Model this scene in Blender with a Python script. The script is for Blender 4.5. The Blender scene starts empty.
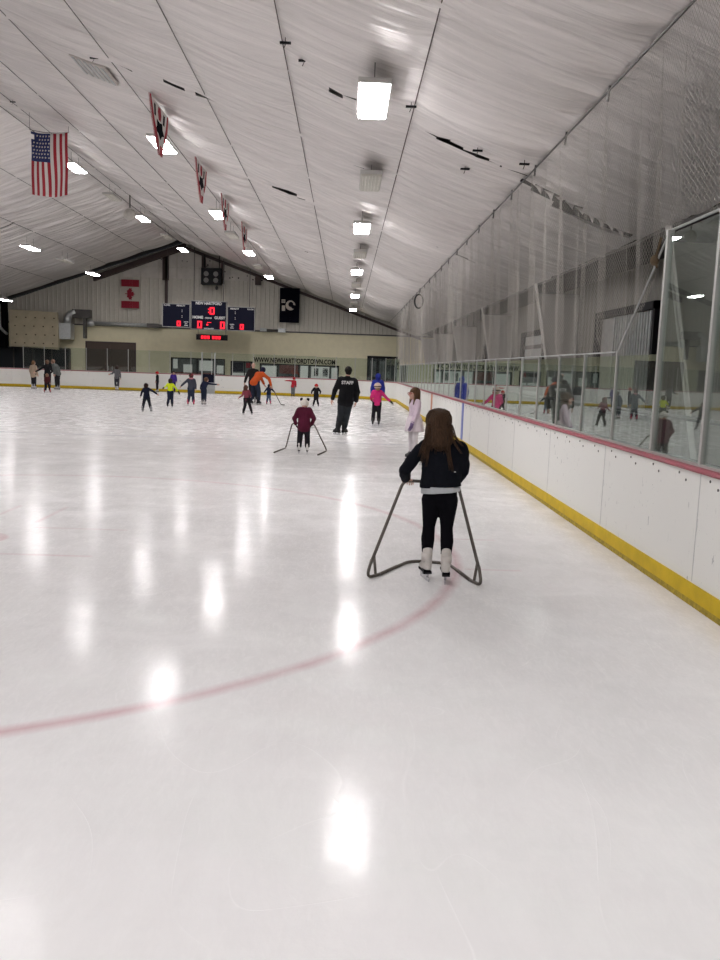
import bpy, bmesh, math, random
import numpy as np
from mathutils import Vector, Matrix, noise as mnoise
random.seed(7); rng = np.random.default_rng(7)
C = bpy.context.scene.collection
SC = bpy.context.scene
PI = math.pi
H = 1.73                                   # eye height

# ------------------------------------------------------------------ materials
def mat(name, col, rough=.6, metal=0., emit=0., ecol=None, bump=0., bscale=60., vary=0., vscale=8., spec=.5, stretch=None):
    m = bpy.data.materials.new(name); m.use_nodes = True
    nt = m.node_tree; b = nt.nodes['Principled BSDF']
    b.inputs['Base Color'].default_value = (*col, 1); b.inputs['Roughness'].default_value = rough
    b.inputs['Metallic'].default_value = metal; b.inputs['Specular IOR Level'].default_value = spec
    if emit:
        b.inputs['Emission Color'].default_value = (*(ecol or col), 1); b.inputs['Emission Strength'].default_value = emit
    if bump or vary:
        tc = nt.nodes.new('ShaderNodeTexCoord'); src = tc.outputs['Object']
        if stretch:
            mp = nt.nodes.new('ShaderNodeMapping'); mp.inputs['Scale'].default_value = stretch
            nt.links.new(src, mp.inputs['Vector']); src = mp.outputs['Vector']
    if bump:
        n = nt.nodes.new('ShaderNodeTexNoise'); n.inputs['Scale'].default_value = bscale; n.inputs['Detail'].default_value = 4
        nt.links.new(src, n.inputs['Vector'])
        bp = nt.nodes.new('ShaderNodeBump'); bp.inputs['Strength'].default_value = bump; bp.inputs['Distance'].default_value = .02
        nt.links.new(n.outputs['Fac'], bp.inputs['Height']); nt.links.new(bp.outputs['Normal'], b.inputs['Normal'])
    if vary:
        n = nt.nodes.new('ShaderNodeTexNoise'); n.inputs['Scale'].default_value = vscale; n.inputs['Detail'].default_value = 5
        nt.links.new(src, n.inputs['Vector'])
        r = nt.nodes.new('ShaderNodeMapRange'); r.inputs['From Min'].default_value = .3; r.inputs['From Max'].default_value = .7
        r.inputs['To Min'].default_value = 1 - vary; r.inputs['To Max'].default_value = 1 + vary
        nt.links.new(n.outputs['Fac'], r.inputs['Value'])
        mx = nt.nodes.new('ShaderNodeVectorMath'); mx.operation = 'SCALE'; mx.inputs[0].default_value = col
        nt.links.new(r.outputs['Result'], mx.inputs['Scale']); nt.links.new(mx.outputs['Vector'], b.inputs['Base Color'])
    return m
class G:
    """tiny helper for math node graphs"""
    def __init__(s, nt): s.nt = nt
    def n(s, t, **k):
        x = s.nt.nodes.new(t)
        for a, v in k.items(): setattr(x, a, v)
        return x
    def m(s, op, a, b=None, c=None, clamp=False):
        x = s.nt.nodes.new('ShaderNodeMath'); x.operation = op; x.use_clamp = clamp
        for i, v in enumerate((a, b, c)):
            if v is None: continue
            if isinstance(v, (int, float)): x.inputs[i].default_value = v
            else: s.nt.links.new(v, x.inputs[i])
        return x.outputs[0]
    def noise(s, vec, scale, detail=3, rough=.5, dist=0.):
        x = s.nt.nodes.new('ShaderNodeTexNoise'); x.inputs['Scale'].default_value = scale; x.inputs['Detail'].default_value = detail
        x.inputs['Roughness'].default_value = rough; x.inputs['Distortion'].default_value = dist
        s.nt.links.new(vec, x.inputs['Vector']); return x.outputs['Fac']
    def map(s, vec, sc=(1, 1, 1), rot=(0, 0, 0), loc=(0, 0, 0)):
        x = s.nt.nodes.new('ShaderNodeMapping'); x.inputs['Scale'].default_value = sc; x.inputs['Rotation'].default_value = rot; x.inputs['Location'].default_value = loc
        s.nt.links.new(vec, x.inputs['Vector']); return x.outputs[0]
    def rng(s, v, a, b, c, d):
        x = s.nt.nodes.new('ShaderNodeMapRange')
        for i, k in zip((1, 2, 3, 4), (a, b, c, d)): x.inputs[i].default_value = k
        s.nt.links.new(v, x.inputs[0]); return x.outputs[0]
    def mix(s, f, a, b):
        x = s.nt.nodes.new('ShaderNodeMix'); x.data_type = 'RGBA'
        for i, v in ((0, f), (6, a), (7, b)):
            if isinstance(v, (int, float)): x.inputs[i].default_value = v
            elif isinstance(v, tuple): x.inputs[i].default_value = (*v, 1)
            else: s.nt.links.new(v, x.inputs[i])
        return x.outputs[2]

def ice_material():
    m = bpy.data.materials.new('ice'); m.use_nodes = True; nt = m.node_tree; g = G(nt); b = nt.nodes['Principled BSDF']
    tc = g.n('ShaderNodeTexCoord'); P = tc.outputs['Object']
    sep = g.n('ShaderNodeSeparateXYZ'); nt.links.new(P, sep.inputs[0]); x, y = sep.outputs[0], sep.outputs[1]
    wob = g.m('MULTIPLY', g.m('SUBTRACT', g.noise(P, 3, 2), .5), .03)
    def band(v, c, hw, soft=.02):      # 1 inside |v-c|<hw
        d = g.m('ABSOLUTE', g.m('SUBTRACT', v, c)); return g.rng(d, hw - soft, hw + soft, 1, 0)
    def between(v, a, c): return band(v, (a + c) / 2, (c - a) / 2, .015)
    def circ(cx, cy, R, hw):
        dx = g.m('SUBTRACT', x, cx); dy = g.m('SUBTRACT', y, cy)
        d = g.m('SQRT', g.m('ADD', g.m('MULTIPLY', dx, dx), g.m('MULTIPLY', dy, dy)))
        return band(g.m('ADD', d, wob), R, hw, .04), dx, dy, d
    reds = []
    for i, (cx, cy) in enumerate(((-3.49, 7.83), (-3.49, 38.5), (-17.2, 7.83), (-17.2, 38.5))):
        ring, dx, dy, d = circ(cx, cy, 4.57, .042)
        reds.append(ring); reds.append(g.rng(d, .28, .32, .8, 0))
        if i == 0:
            ax, ay = g.m('ABSOLUTE', dx), g.m('ABSOLUTE', dy)
            reds.append(g.m('MULTIPLY', g.m('MULTIPLY', between(ax, 4.6, 5.1), band(ay, .66, .02)), .55))
            reds.append(g.m('MULTIPLY', g.m('MULTIPLY', between(ax, .35, 1.3), band(ay, .6, .025)), .6))
            reds.append(g.m('MULTIPLY', g.m('MULTIPLY', between(ay, .85, 1.85), band(ax, .27, .025)), .6))
    reds.append(g.m('MULTIPLY', band(y, 26.3, .13, .05), .35))
    red = reds[0]
    for r in reds[1:]: red = g.m('MAXIMUM', red, r)
    blue = g.m('MAXIMUM', band(y, 19.25, .09, .07), g.m('MULTIPLY', band(y, 33.3, .14, .06), .6))
    # frost streaks, snow, patches
    st = g.map(P, (.55, 1.6, 1), (0, 0, .35)); n1 = g.noise(st, 1.3, 6, .62, .6)
    n2 = g.noise(P, .35, 3, .5); n3 = g.noise(g.map(P, (1, .35, 1), (0, 0, -.5)), 5, 5, .6, 1.2)
    far = g.rng(y, 5, 22, 0, 1)
    a = g.rng(n1, .33, .67, -1, 1); c = g.rng(n3, .35, .65, -1, 1); e = g.rng(n2, .35, .65, -1, 1)
    val = g.m('ADD', g.m('MULTIPLY', a, g.rng(far, 0, 1, .012, .09)), g.m('MULTIPLY', e, .025))
    val = g.m('ADD', val, g.m('MULTIPLY', c, g.rng(far, 0, 1, .01, .055)))
    val = g.m('ADD', val, .775)
    # blade scratches: thin contour lines of low-frequency noise
    scr = None
    for k, (sc, ro, th) in enumerate((((1.1, .5, 1), .4, .0016), ((.5, 1.3, 1), -.7, .0014), ((1.6, .7, 1), 1.3, .0016), ((.9, 1.1, 1), 2.2, .0012))):
        n = g.noise(g.map(P, sc, (0, 0, ro), (k * 7., k * 3., 0)), .8, 1.2, .4, .3)
        l = g.rng(g.m('ABSOLUTE', g.m('SUBTRACT', n, .5)), 0, th, 1, 0)
        msk = g.rng(g.noise(g.map(P, (1, 1, 1), (0, 0, 0), (k * 11., 5., 0)), 1.1, 2), .52, .62, 0, 1)
        l = g.m('MULTIPLY', l, msk); scr = l if scr is None else g.m('MAXIMUM', scr, l)
    val = g.m('ADD', val, g.m('MULTIPLY', scr, .055))
    base = g.n('ShaderNodeCombineColor'); nt.links.new(g.m('MULTIPLY', val, .985), base.inputs[0]); nt.links.new(g.m('MULTIPLY', val, .978), base.inputs[1]); nt.links.new(g.m('MULTIPLY', val, .975), base.inputs[2])
    fade = g.m('MULTIPLY', g.rng(g.noise(P, 1.7, 4), .3, .62, .30, .56), g.rng(y, 6, 14, 1, .55))
    fade = g.m('MULTIPLY', fade, g.m('SUBTRACT', 1., g.m('MULTIPLY', g.rng(y, 14, 15, 0, 1), .55)))
    col = g.mix(g.m('MULTIPLY', red, fade), base.outputs[0], (.52, .22, .27))
    col = g.mix(g.m('MULTIPLY', blue, g.rng(g.noise(P, 2.3, 4), .3, .6, .15, .5)), col, (.25, .27, .36))
    nt.links.new(col, b.inputs['Base Color'])
    sp = g.m('MULTIPLY', g.rng(g.noise(P, .9, 6, .68, .5), .38, .62, .03, .26), g.rng(g.noise(g.map(P, (2.5, .8, 1), (0, 0, .6)), 9, 4, .7, 1.5), .35, .6, .25, 1.3))
    nt.links.new(sp, b.inputs['Specular IOR Level'])
    rr = g.m('ADD', g.rng(g.noise(P, 3.2, 6, .7), .3, .7, .07, .19), g.m('MULTIPLY', far, .14))
    nt.links.new(rr, b.inputs['Roughness']); b.inputs['IOR'].default_value = 1.31; b.inputs['Specular IOR Level'].default_value = .2
    hgt = g.m('ADD', g.m('MULTIPLY', scr, -.12), g.m('MULTIPLY', g.noise(g.map(P, (1, .6, 1), (0, 0, .5)), 7, 4, .6, 1.), .28))
    hgt = g.m('ADD', hgt, g.m('MULTIPLY', g.noise(P, 34, 4, .65, .8), .10))
    hgt = g.m('MULTIPLY', hgt, g.rng(far, 0, 1, 1, .35))
    bp = g.n('ShaderNodeBump'); bp.inputs['Strength'].default_value = .35; bp.inputs['Distance'].default_value = .012
    nt.links.new(hgt, bp.inputs['Height']); nt.links.new(bp.outputs['Normal'], b.inputs['Normal'])
    return m

def glass_material():
    m = bpy.data.materials.new('clear_panel'); m.use_nodes = True; nt = m.node_tree; nt.nodes.remove(nt.nodes['Principled BSDF']); g = G(nt)
    tr = g.n('ShaderNodeBsdfTransparent'); tr.inputs[0].default_value = (.86, .90, .88, 1)
    gl = g.n('ShaderNodeBsdfGlossy'); gl.inputs['Roughness'].default_value = .008; gl.inputs[0].default_value = (.88, .95, .92, 1)
    fr = g.n('ShaderNodeFresnel'); ge = g.n('ShaderNodeNewGeometry')
    nt.links.new(g.rng(ge.outputs['Backfacing'], 0, 1, 1.52, 1 / 1.52), fr.inputs[0])
    f = g.m('MULTIPLY', fr.outputs[0], 1.35, clamp=True)
    mx = g.n('ShaderNodeMixShader'); nt.links.new(f, mx.inputs[0]); nt.links.new(tr.outputs[0], mx.inputs[1]); nt.links.new(gl.outputs[0], mx.inputs[2])
    # faint dust so that the pane is seen
    df = g.n('ShaderNodeBsdfDiffuse'); df.inputs[0].default_value = (.6, .63, .6, 1)
    m2 = g.n('ShaderNodeMixShader'); m2.inputs[0].default_value = .012
    nt.links.new(mx.outputs[0], m2.inputs[1]); nt.links.new(df.outputs[0], m2.inputs[2])
    nt.links.new(m2.outputs[0], nt.nodes['Material Output'].inputs[0]); return m

def net_material():
    m = bpy.data.materials.new('netting'); m.use_nodes = True; nt = m.node_tree; g = G(nt); b = nt.nodes['Principled BSDF']
    b.inputs['Base Color'].default_value = (.40, .375, .34, 1); b.inputs['Roughness'].default_value = .8
    tc = g.n('ShaderNodeTexCoord'); sep = g.n('ShaderNodeSeparateXYZ'); nt.links.new(tc.outputs['UV'], sep.inputs[0])
    u, v = sep.outputs[0], sep.outputs[1]; k = 1 / .048
    out = None
    for s in (1, -1):
        w = g.m('FRACT', g.m('MULTIPLY', g.m('ADD', u, g.m('MULTIPLY', v, s * .8)), k))
        d = g.m('ABSOLUTE', g.m('SUBTRACT', w, .5)); l = g.m('LESS_THAN', d, .052)
        out = l if out is None else g.m('MAXIMUM', out, l)
    nt.links.new(out, b.inputs['Alpha']); return m

def fabric_ceiling_material():
    m = bpy.data.materials.new('liner_fabric'); m.use_nodes = True; nt = m.node_tree; g = G(nt); b = nt.nodes['Principled BSDF']
    tc = g.n('ShaderNodeTexCoord'); P = tc.outputs['Object']
    n = g.noise(g.map(P, (.25, 3.2, .25), (0, 0, .02)), 1.4, 5, .55, .3)
    nf = g.noise(g.map(P, (.5, 14, .5), (0, 0, -.03)), 1.2, 3, .5, .2)
    v = g.rng(g.m('ADD', g.m('MULTIPLY', n, .5), g.m('MULTIPLY', nf, .5)), .34, .66, .64, .82)
    cc = g.n('ShaderNodeCombineColor'); nt.links.new(v, cc.inputs[0]); nt.links.new(g.m('MULTIPLY', v, .955), cc.inputs[1]); nt.links.new(g.m('MULTIPLY', v, .935), cc.inputs[2])
    nt.links.new(cc.outputs[0], b.inputs['Base Color'])
    b.inputs['Roughness'].default_value = .46; b.inputs['Specular IOR Level'].default_value = .2; b.inputs['Metallic'].default_value = .55
    bp = g.n('ShaderNodeBump'); bp.inputs['Strength'].default_value = .8; bp.inputs['Distance'].default_value = .07
    nt.links.new(g.m('ADD', n, g.m('MULTIPLY', nf, .35)), bp.inputs['Height']); nt.links.new(bp.outputs['Normal'], b.inputs['Normal'])
    return m

def board_material():
    m = bpy.data.materials.new('board_plastic'); m.use_nodes = True; nt = m.node_tree; g = G(nt); b = nt.nodes['Principled BSDF']
    tc = g.n('ShaderNodeTexCoord'); P = tc.outputs['Object']
    d1 = g.rng(g.noise(g.map(P, (1, 1, 1.5)), 21, 4, .75), .66, .70, 0, 1)
    d2 = g.rng(g.noise(g.map(P, (1, 2.2, .8), (.6, 0, 0)), 8, 3, .6, .8), .66, .70, 0, 1)
    lo = g.n('ShaderNodeSeparateXYZ'); nt.links.new(P, lo.inputs[0])
    msk = g.rng(g.noise(P, 1.3, 3), .4, .62, .1, .9)
    f = g.m('MULTIPLY', g.m('MAXIMUM', d1, d2), msk)
    col = g.mix(f, (.80, .80, .765), (.22, .22, .24))
    nt.links.new(col, b.inputs['Base Color']); b.inputs['Roughness'].default_value = .42
    return m

M = dict(
    ice=ice_material(), glass=glass_material(), net=net_material(), liner=fabric_ceiling_material(), board=board_material(),
    yellow=mat('kick_yellow', (.62, .43, .012), .55, spec=.25, vary=.12, vscale=6, bump=.1),
    kickdark=mat('kick_dark', (.36, .26, .02), .7, vary=.35, vscale=22),  # darker mottled yellow-brown for the bottom strip of the kickplate
    capred=mat('cap_red', (.34, .06, .085), .42, spec=.3, vary=.12, vscale=5),
    alu=mat('aluminium', (.50, .50, .48), .42, .55), steel=mat('steel_dark', (.10, .095, .09), .45, .5),
    galv=mat('galvanised', (.50, .52, .52), .4, .6, vary=.1), pole=mat('bare_steel_tube', (.13, .115, .10), .36, .6, vary=.2, vscale=12),
    concrete=mat('concrete', (.20, .20, .195), .85, vary=.15), rubber=mat('rubber_mat', (.04, .04, .042), .9),
    deck=mat('roof_insulation', (.045, .042, .04), .9), beam=mat('rust_primer_steel', (.06, .036, .032), .6),
    wallmetal=mat('wall_metal', (.60, .57, .50), .5, vary=.05), cream=mat('cream_paint', (.80, .74, .52), .6, vary=.04, vscale=3),
    sidewall=mat('side_wall_liner', (.19, .18, .155), .55, vary=.05, vscale=2), colwhite=mat('column_white', (.62, .60, .57), .5),
    insul=mat('insulation_panel', (.62, .58, .53), .8, vary=.12, vscale=1.6), black=mat('black_satin', (.008, .008, .010), .6, spec=.15),
    blackmatte=mat('black_matte', (.005, .005, .006), .9, spec=.05), brown=mat('brown_door', (.075, .05, .038), .55, vary=.15, stretch=(8, 1, 1)),
    navy=mat('board_navy', (.008, .009, .026), .6, spec=.15), whitepaint=mat('white_paint', (.75, .75, .75), .5),
    led=mat('red_led', (.5, .01, .02), .5, emit=.85, ecol=(1, .012, .03)), ledoff=mat('dead_led', (.05, .03, .03), .6),
    panebright=mat('lobby_pane', (.12, .135, .135), .2, vary=.5, vscale=1.6), panedark=mat('dark_pane', (.03, .035, .04), .08, spec=.8),
    lobby=mat('lobby_white', (.62, .63, .60), .6, emit=.12), maroonwall=mat('lobby_red', (.16, .05, .045), .6), plywood=mat('plywood', (.44, .385, .27), .7, vary=.1, vscale=2),
    red=mat('flag_red', (.36, .02, .035), .8), white=mat('flag_white', (.66, .62, .60), .8), blue=mat('flag_blue', (.02, .03, .12), .8),
    flagblack=mat('flag_black', (.004, .004, .009), .9, spec=.05), canred=mat('flag_crimson', (.30, .01, .03), .8), canwhite=mat('flag_cream', (.55, .50, .44), .8),
    lampon=mat('lamp_lens_on', (1, 1, 1), .5, emit=30, ecol=(1., .965, .97)), lampoff=mat('lamp_lens_off', (.55, .53, .47), .45),
    lampbody=mat('lamp_body', (.50, .49, .47), .4, .3), bluepaint=mat('line_blue', (.16, .20, .52), .45), redpaint=mat('line_orange', (.55, .22, .12), .45),
    skin=mat('skin', (.56, .34, .26), .55, spec=.35), eye=mat('eye_dark', (.03, .02, .02), .3), lip=mat('lip', (.38, .12, .11), .5),
    blade=mat('skate_blade', (.55, .56, .58), .25, .9),
)
_cm = {}
def cmat(name, col, rough=.85, bump=.25, bs=50, vary=.12):
    if name not in _cm: _cm[name] = mat(name, col, rough, bump=bump, bscale=bs, vary=vary, vscale=7, spec=.12)
    return _cm[name]

# ------------------------------------------------------------------ mesh helpers
class MB:
    def __init__(s): s.v = []; s.f = []; s.mi = []
    def add(s, vs, fs, mi=0):
        o = len(s.v); s.v += [tuple(v) for v in vs]; s.f += [tuple(i + o for i in f) for f in fs]; s.mi += [mi] * len(fs); return s
    def box(s, a, b, mi=0, mtx=None):
        x0, y0, z0 = a; x1, y1, z1 = b
        v = [Vector(p) for p in ((x0, y0, z0), (x1, y0, z0), (x1, y1, z0), (x0, y1, z0), (x0, y0, z1), (x1, y0, z1), (x1, y1, z1), (x0, y1, z1))]
        if mtx is not None: v = [mtx @ p for p in v]
        return s.add(v, [(0, 3, 2, 1), (4, 5, 6, 7), (0, 1, 5, 4), (1, 2, 6, 5), (2, 3, 7, 6), (3, 0, 4, 7)], mi)
    def tube(s, pts, r, n=10, mi=0, cap=True):
        pts = [Vector(p) for p in pts]; rs = r if isinstance(r, (list, tuple)) else [r] * len(pts)
        up = Vector((0, 0, 1)); rings = []; prev = None
        for i, p in enumerate(pts):
            t = (pts[min(i + 1, len(pts) - 1)] - pts[max(i - 1, 0)]).normalized()
            if prev is None:
                a = t.orthogonal().normalized()
            else:
                a = (prev - t * prev.dot(t)); a = a.normalized() if a.length > 1e-6 else t.orthogonal().normalized()
            prev = a; b = t.cross(a)
            rings.append([p + (a * math.cos(2 * PI * k / n) + b * math.sin(2 * PI * k / n)) * rs[i] for k in range(n)])
        vs = [v for R in rings for v in R]; fs = []
        for i in range(len(pts) - 1):
            for k in range(n): fs.append((i * n + k, i * n + (k + 1) % n, (i + 1) * n + (k + 1) % n, (i + 1) * n + k))
        if cap: fs.append(tuple(range(n))[::-1]); fs.append(tuple((len(pts) - 1) * n + k for k in range(n)))
        return s.add(vs, fs, mi)
    def ball(s, c, r, n=12, m=8, mi=0, rot=None):
        c = Vector(c); r = (r, r, r) if isinstance(r, (int, float)) else r; vs = []; fs = []
        for j in range(m + 1):
            th = PI * j / m
            for i in range(n):
                ph = 2 * PI * i / n; p = Vector((r[0] * math.sin(th) * math.cos(ph), r[1] * math.sin(th) * math.sin(ph), r[2] * math.cos(th)))
                vs.append(c + (rot @ p if rot is not None else p))
        for j in range(m):
            for i in range(n): fs.append((j * n + i, (j + 1) * n + i, (j + 1) * n + (i + 1) % n, j * n + (i + 1) % n))
        return s.add(vs, fs, mi)
    def cap(s, a, ra, b, rb, n=12, mi=0):
        """tapered capsule"""
        a, b = Vector(a), Vector(b); d = b - a; L = d.length
        if L < 1e-5: return s.ball(a, max(ra, rb), mi=mi)
        t = d / L; pts = []; rs = []
        for k in range(4): an = PI / 2 * (1 - k / 4); pts.append(a - t * ra * math.sin(an)); rs.append(max(ra * math.cos(an), ra * .05))
        pts.append(a); rs.append(ra); pts.append(b); rs.append(rb)
        for k in range(1, 5): an = PI / 2 * k / 4; pts.append(b + t * rb * math.sin(an)); rs.append(max(rb * math.cos(an), rb * .05))
        o = t.orthogonal().normalized(); q = t.cross(o); vs = []; fs = []
        for p, r in zip(pts, rs):
            for k in range(n): an = 2 * PI * k / n; vs.append(p + (o * math.cos(an) + q * math.sin(an)) * r)
        for i in range(len(pts) - 1):
            for k in range(n): fs.append((i * n + k, i * n + (k + 1) % n, (i + 1) * n + (k + 1) % n, (i + 1) * n + k))
        fs.append(tuple(range(n))[::-1]); fs.append(tuple((len(pts) - 1) * n + k for k in range(n)))
        return s.add(vs, fs, mi)
    def prism(s, poly, y0, y1, mi=0):
        """polygon in XZ extruded along Y"""
        n = len(poly); vs = [(x, y0, z) for x, z in poly] + [(x, y1, z) for x, z in poly]
        fs = [tuple(range(n)), tuple(range(n, 2 * n))[::-1]] + [(i, i + n, (i + 1) % n + n, (i + 1) % n) for i in range(n)]
        return s.add(vs, fs, mi)
    def mesh(s, name='m', mats=(), smooth=False):
        me = bpy.data.meshes.new(name); me.from_pydata(s.v, [], s.f); me.polygons.foreach_set('material_index', s.mi)
        for m in mats: me.materials.append(m)
        if smooth: me.polygons.foreach_set('use_smooth', [True] * len(me.polygons))
        me.update(); return me
def link(name, me, parent=None, loc=None, kind=None):
    o = bpy.data.objects.new(name, me); C.objects.link(o)
    if parent: o.parent = parent
    if loc: o.location = loc
    if kind: o['kind'] = kind
    return o
def obj(name, mb, m, parent=None, smooth=False, loc=None, kind=None):
    return link(name, mb.mesh(name, m if isinstance(m, (list, tuple)) else [m], smooth), parent, loc, kind)
def struct(name, mb, m, smooth=False, parent=None):
    return obj(name, mb, m, parent, smooth, kind=None if parent else 'structure')
def tag(o, label, cat, group=None):
    o['label'] = label; o['category'] = cat
    if group: o['group'] = group
    return o
def thing(name, label, cat, loc=(0, 0, 0), rz=0, group=None):
    o = bpy.data.objects.new(name, None); C.objects.link(o); o.location = loc; o.rotation_euler = (0, 0, rz); o.empty_display_size = .2
    return tag(o, label, cat, group)
def dup(root, loc, rz=None):
    r = root.copy(); C.objects.link(r); r.location = loc
    if rz is not None: r.rotation_euler = (0, 0, rz)
    for ch in list(root.children):
        c = ch.copy(); C.objects.link(c); c.parent = r
        for gch in list(ch.children):
            d = gch.copy(); C.objects.link(d); d.parent = c
    return r
def evalmesh(me, mods):
    o = bpy.data.objects.new('tmp', me); C.objects.link(o)
    for t, kw in mods:
        md = o.modifiers.new('x', t)
        for k, v in kw.items(): setattr(md, k, v)
    dg = bpy.context.evaluated_depsgraph_get(); dg.update()
    r = bpy.data.meshes.new_from_object(o.evaluated_get(dg), depsgraph=dg)
    bpy.data.objects.remove(o); bpy.data.meshes.remove(me)
    r.polygons.foreach_set('use_smooth', [True] * len(r.polygons)); return r
_tex = bpy.data.textures.new('folds', 'CLOUDS'); _tex.noise_scale = .09; _tex.noise_depth = 2
def blob(mb, vox, smooth=4, fold=0.):
    mods = [('REMESH', dict(mode='VOXEL', voxel_size=vox, use_smooth_shade=True)), ('SMOOTH', dict(iterations=smooth, factor=.5))]
    if fold: mods.append(('DISPLACE', dict(texture=_tex, strength=fold, mid_level=.5)))
    return evalmesh(mb.mesh(), mods)
def join_mesh(me, mb, mats):
    """append MB geometry to mesh (same object)"""
    n = len(me.vertices); v = [tuple(x.co) for x in me.vertices]; f = [tuple(p.vertices) for p in me.polygons]; mi = [0] * len(f)
    f += [tuple(i + n for i in q) for q in mb.f]; v += mb.v; mi += mb.mi
    r = bpy.data.meshes.new('b'); r.from_pydata(v, [], f); r.polygons.foreach_set('material_index', mi)
    r.polygons.foreach_set('use_smooth', [True] * len(r.polygons))
    for m in mats: r.materials.append(m)
    bpy.data.meshes.remove(me); r.update(); return r
def text_obj(name, s, size, m, parent, loc, depth=.01, align='CENTER', rot=(PI / 2, 0, 0), sx=1., bold=0.):
    cu = bpy.data.curves.new('t', 'FONT'); cu.body = s; cu.size = size; cu.extrude = depth; cu.align_x = align; cu.align_y = 'CENTER'; cu.offset = bold; cu.resolution_u = 3
    o = bpy.data.objects.new('t', cu); C.objects.link(o)
    dg = bpy.context.evaluated_depsgraph_get(); dg.update()
    me = bpy.data.meshes.new_from_object(o.evaluated_get(dg), depsgraph=dg); bpy.data.objects.remove(o)
    me.materials.clear(); me.materials.append(m)
    r = link(name, me, parent, loc); r.rotation_euler = rot; r.scale = (sx, 1, 1); return r

# ------------------------------------------------------------------ people
def hand(mb, wrist, dirv, palmn, s, curl=.5, side=1, mi=0, n=6):
    """five fingered hand; dirv = direction of fingers, palmn = palm normal, side=+1 thumb toward dirv x palmn"""
    d = Vector(dirv).normalized(); pn = Vector(palmn); pn = (pn - d * pn.dot(d)).normalized(); t = d.cross(pn) * side; w = Vector(wrist)
    for k in range(4):
        o = (k - 1.5) * .021 * s; mb.cap(w + t * o * .6, .013 * s, w + d * .085 * s + t * o, .0115 * s, n, mi)
    for k, L in enumerate((.062, .075, .08, .07)):
        o = (k - 1.5) * .022 * s; a = w + d * .088 * s + t * o; dd = d; seg = L * s
        for j in range(3):
            ang = curl * (.5 + j * .35); dd = (dd * math.cos(ang) + pn * math.sin(ang)).normalized()
            b = a + dd * seg * (.45, .32, .25)[j]; mb.cap(a, .0088 * s * (1 - .1 * j), b, .0088 * s * (.9 - .1 * j), n, mi); a = b
    a = w + d * .03 * s + t * .028 * s; b = a + (d * .6 + t * .7 + pn * .3).normalized() * .04 * s; c = b + (d * .9 + t * .15 + pn * .5 * (curl + .4)).normalized() * .032 * s
    mb.cap(a, .013 * s, b, .0105 * s, n, mi); mb.cap(b, .0105 * s, c, .0085 * s, n, mi)

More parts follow.
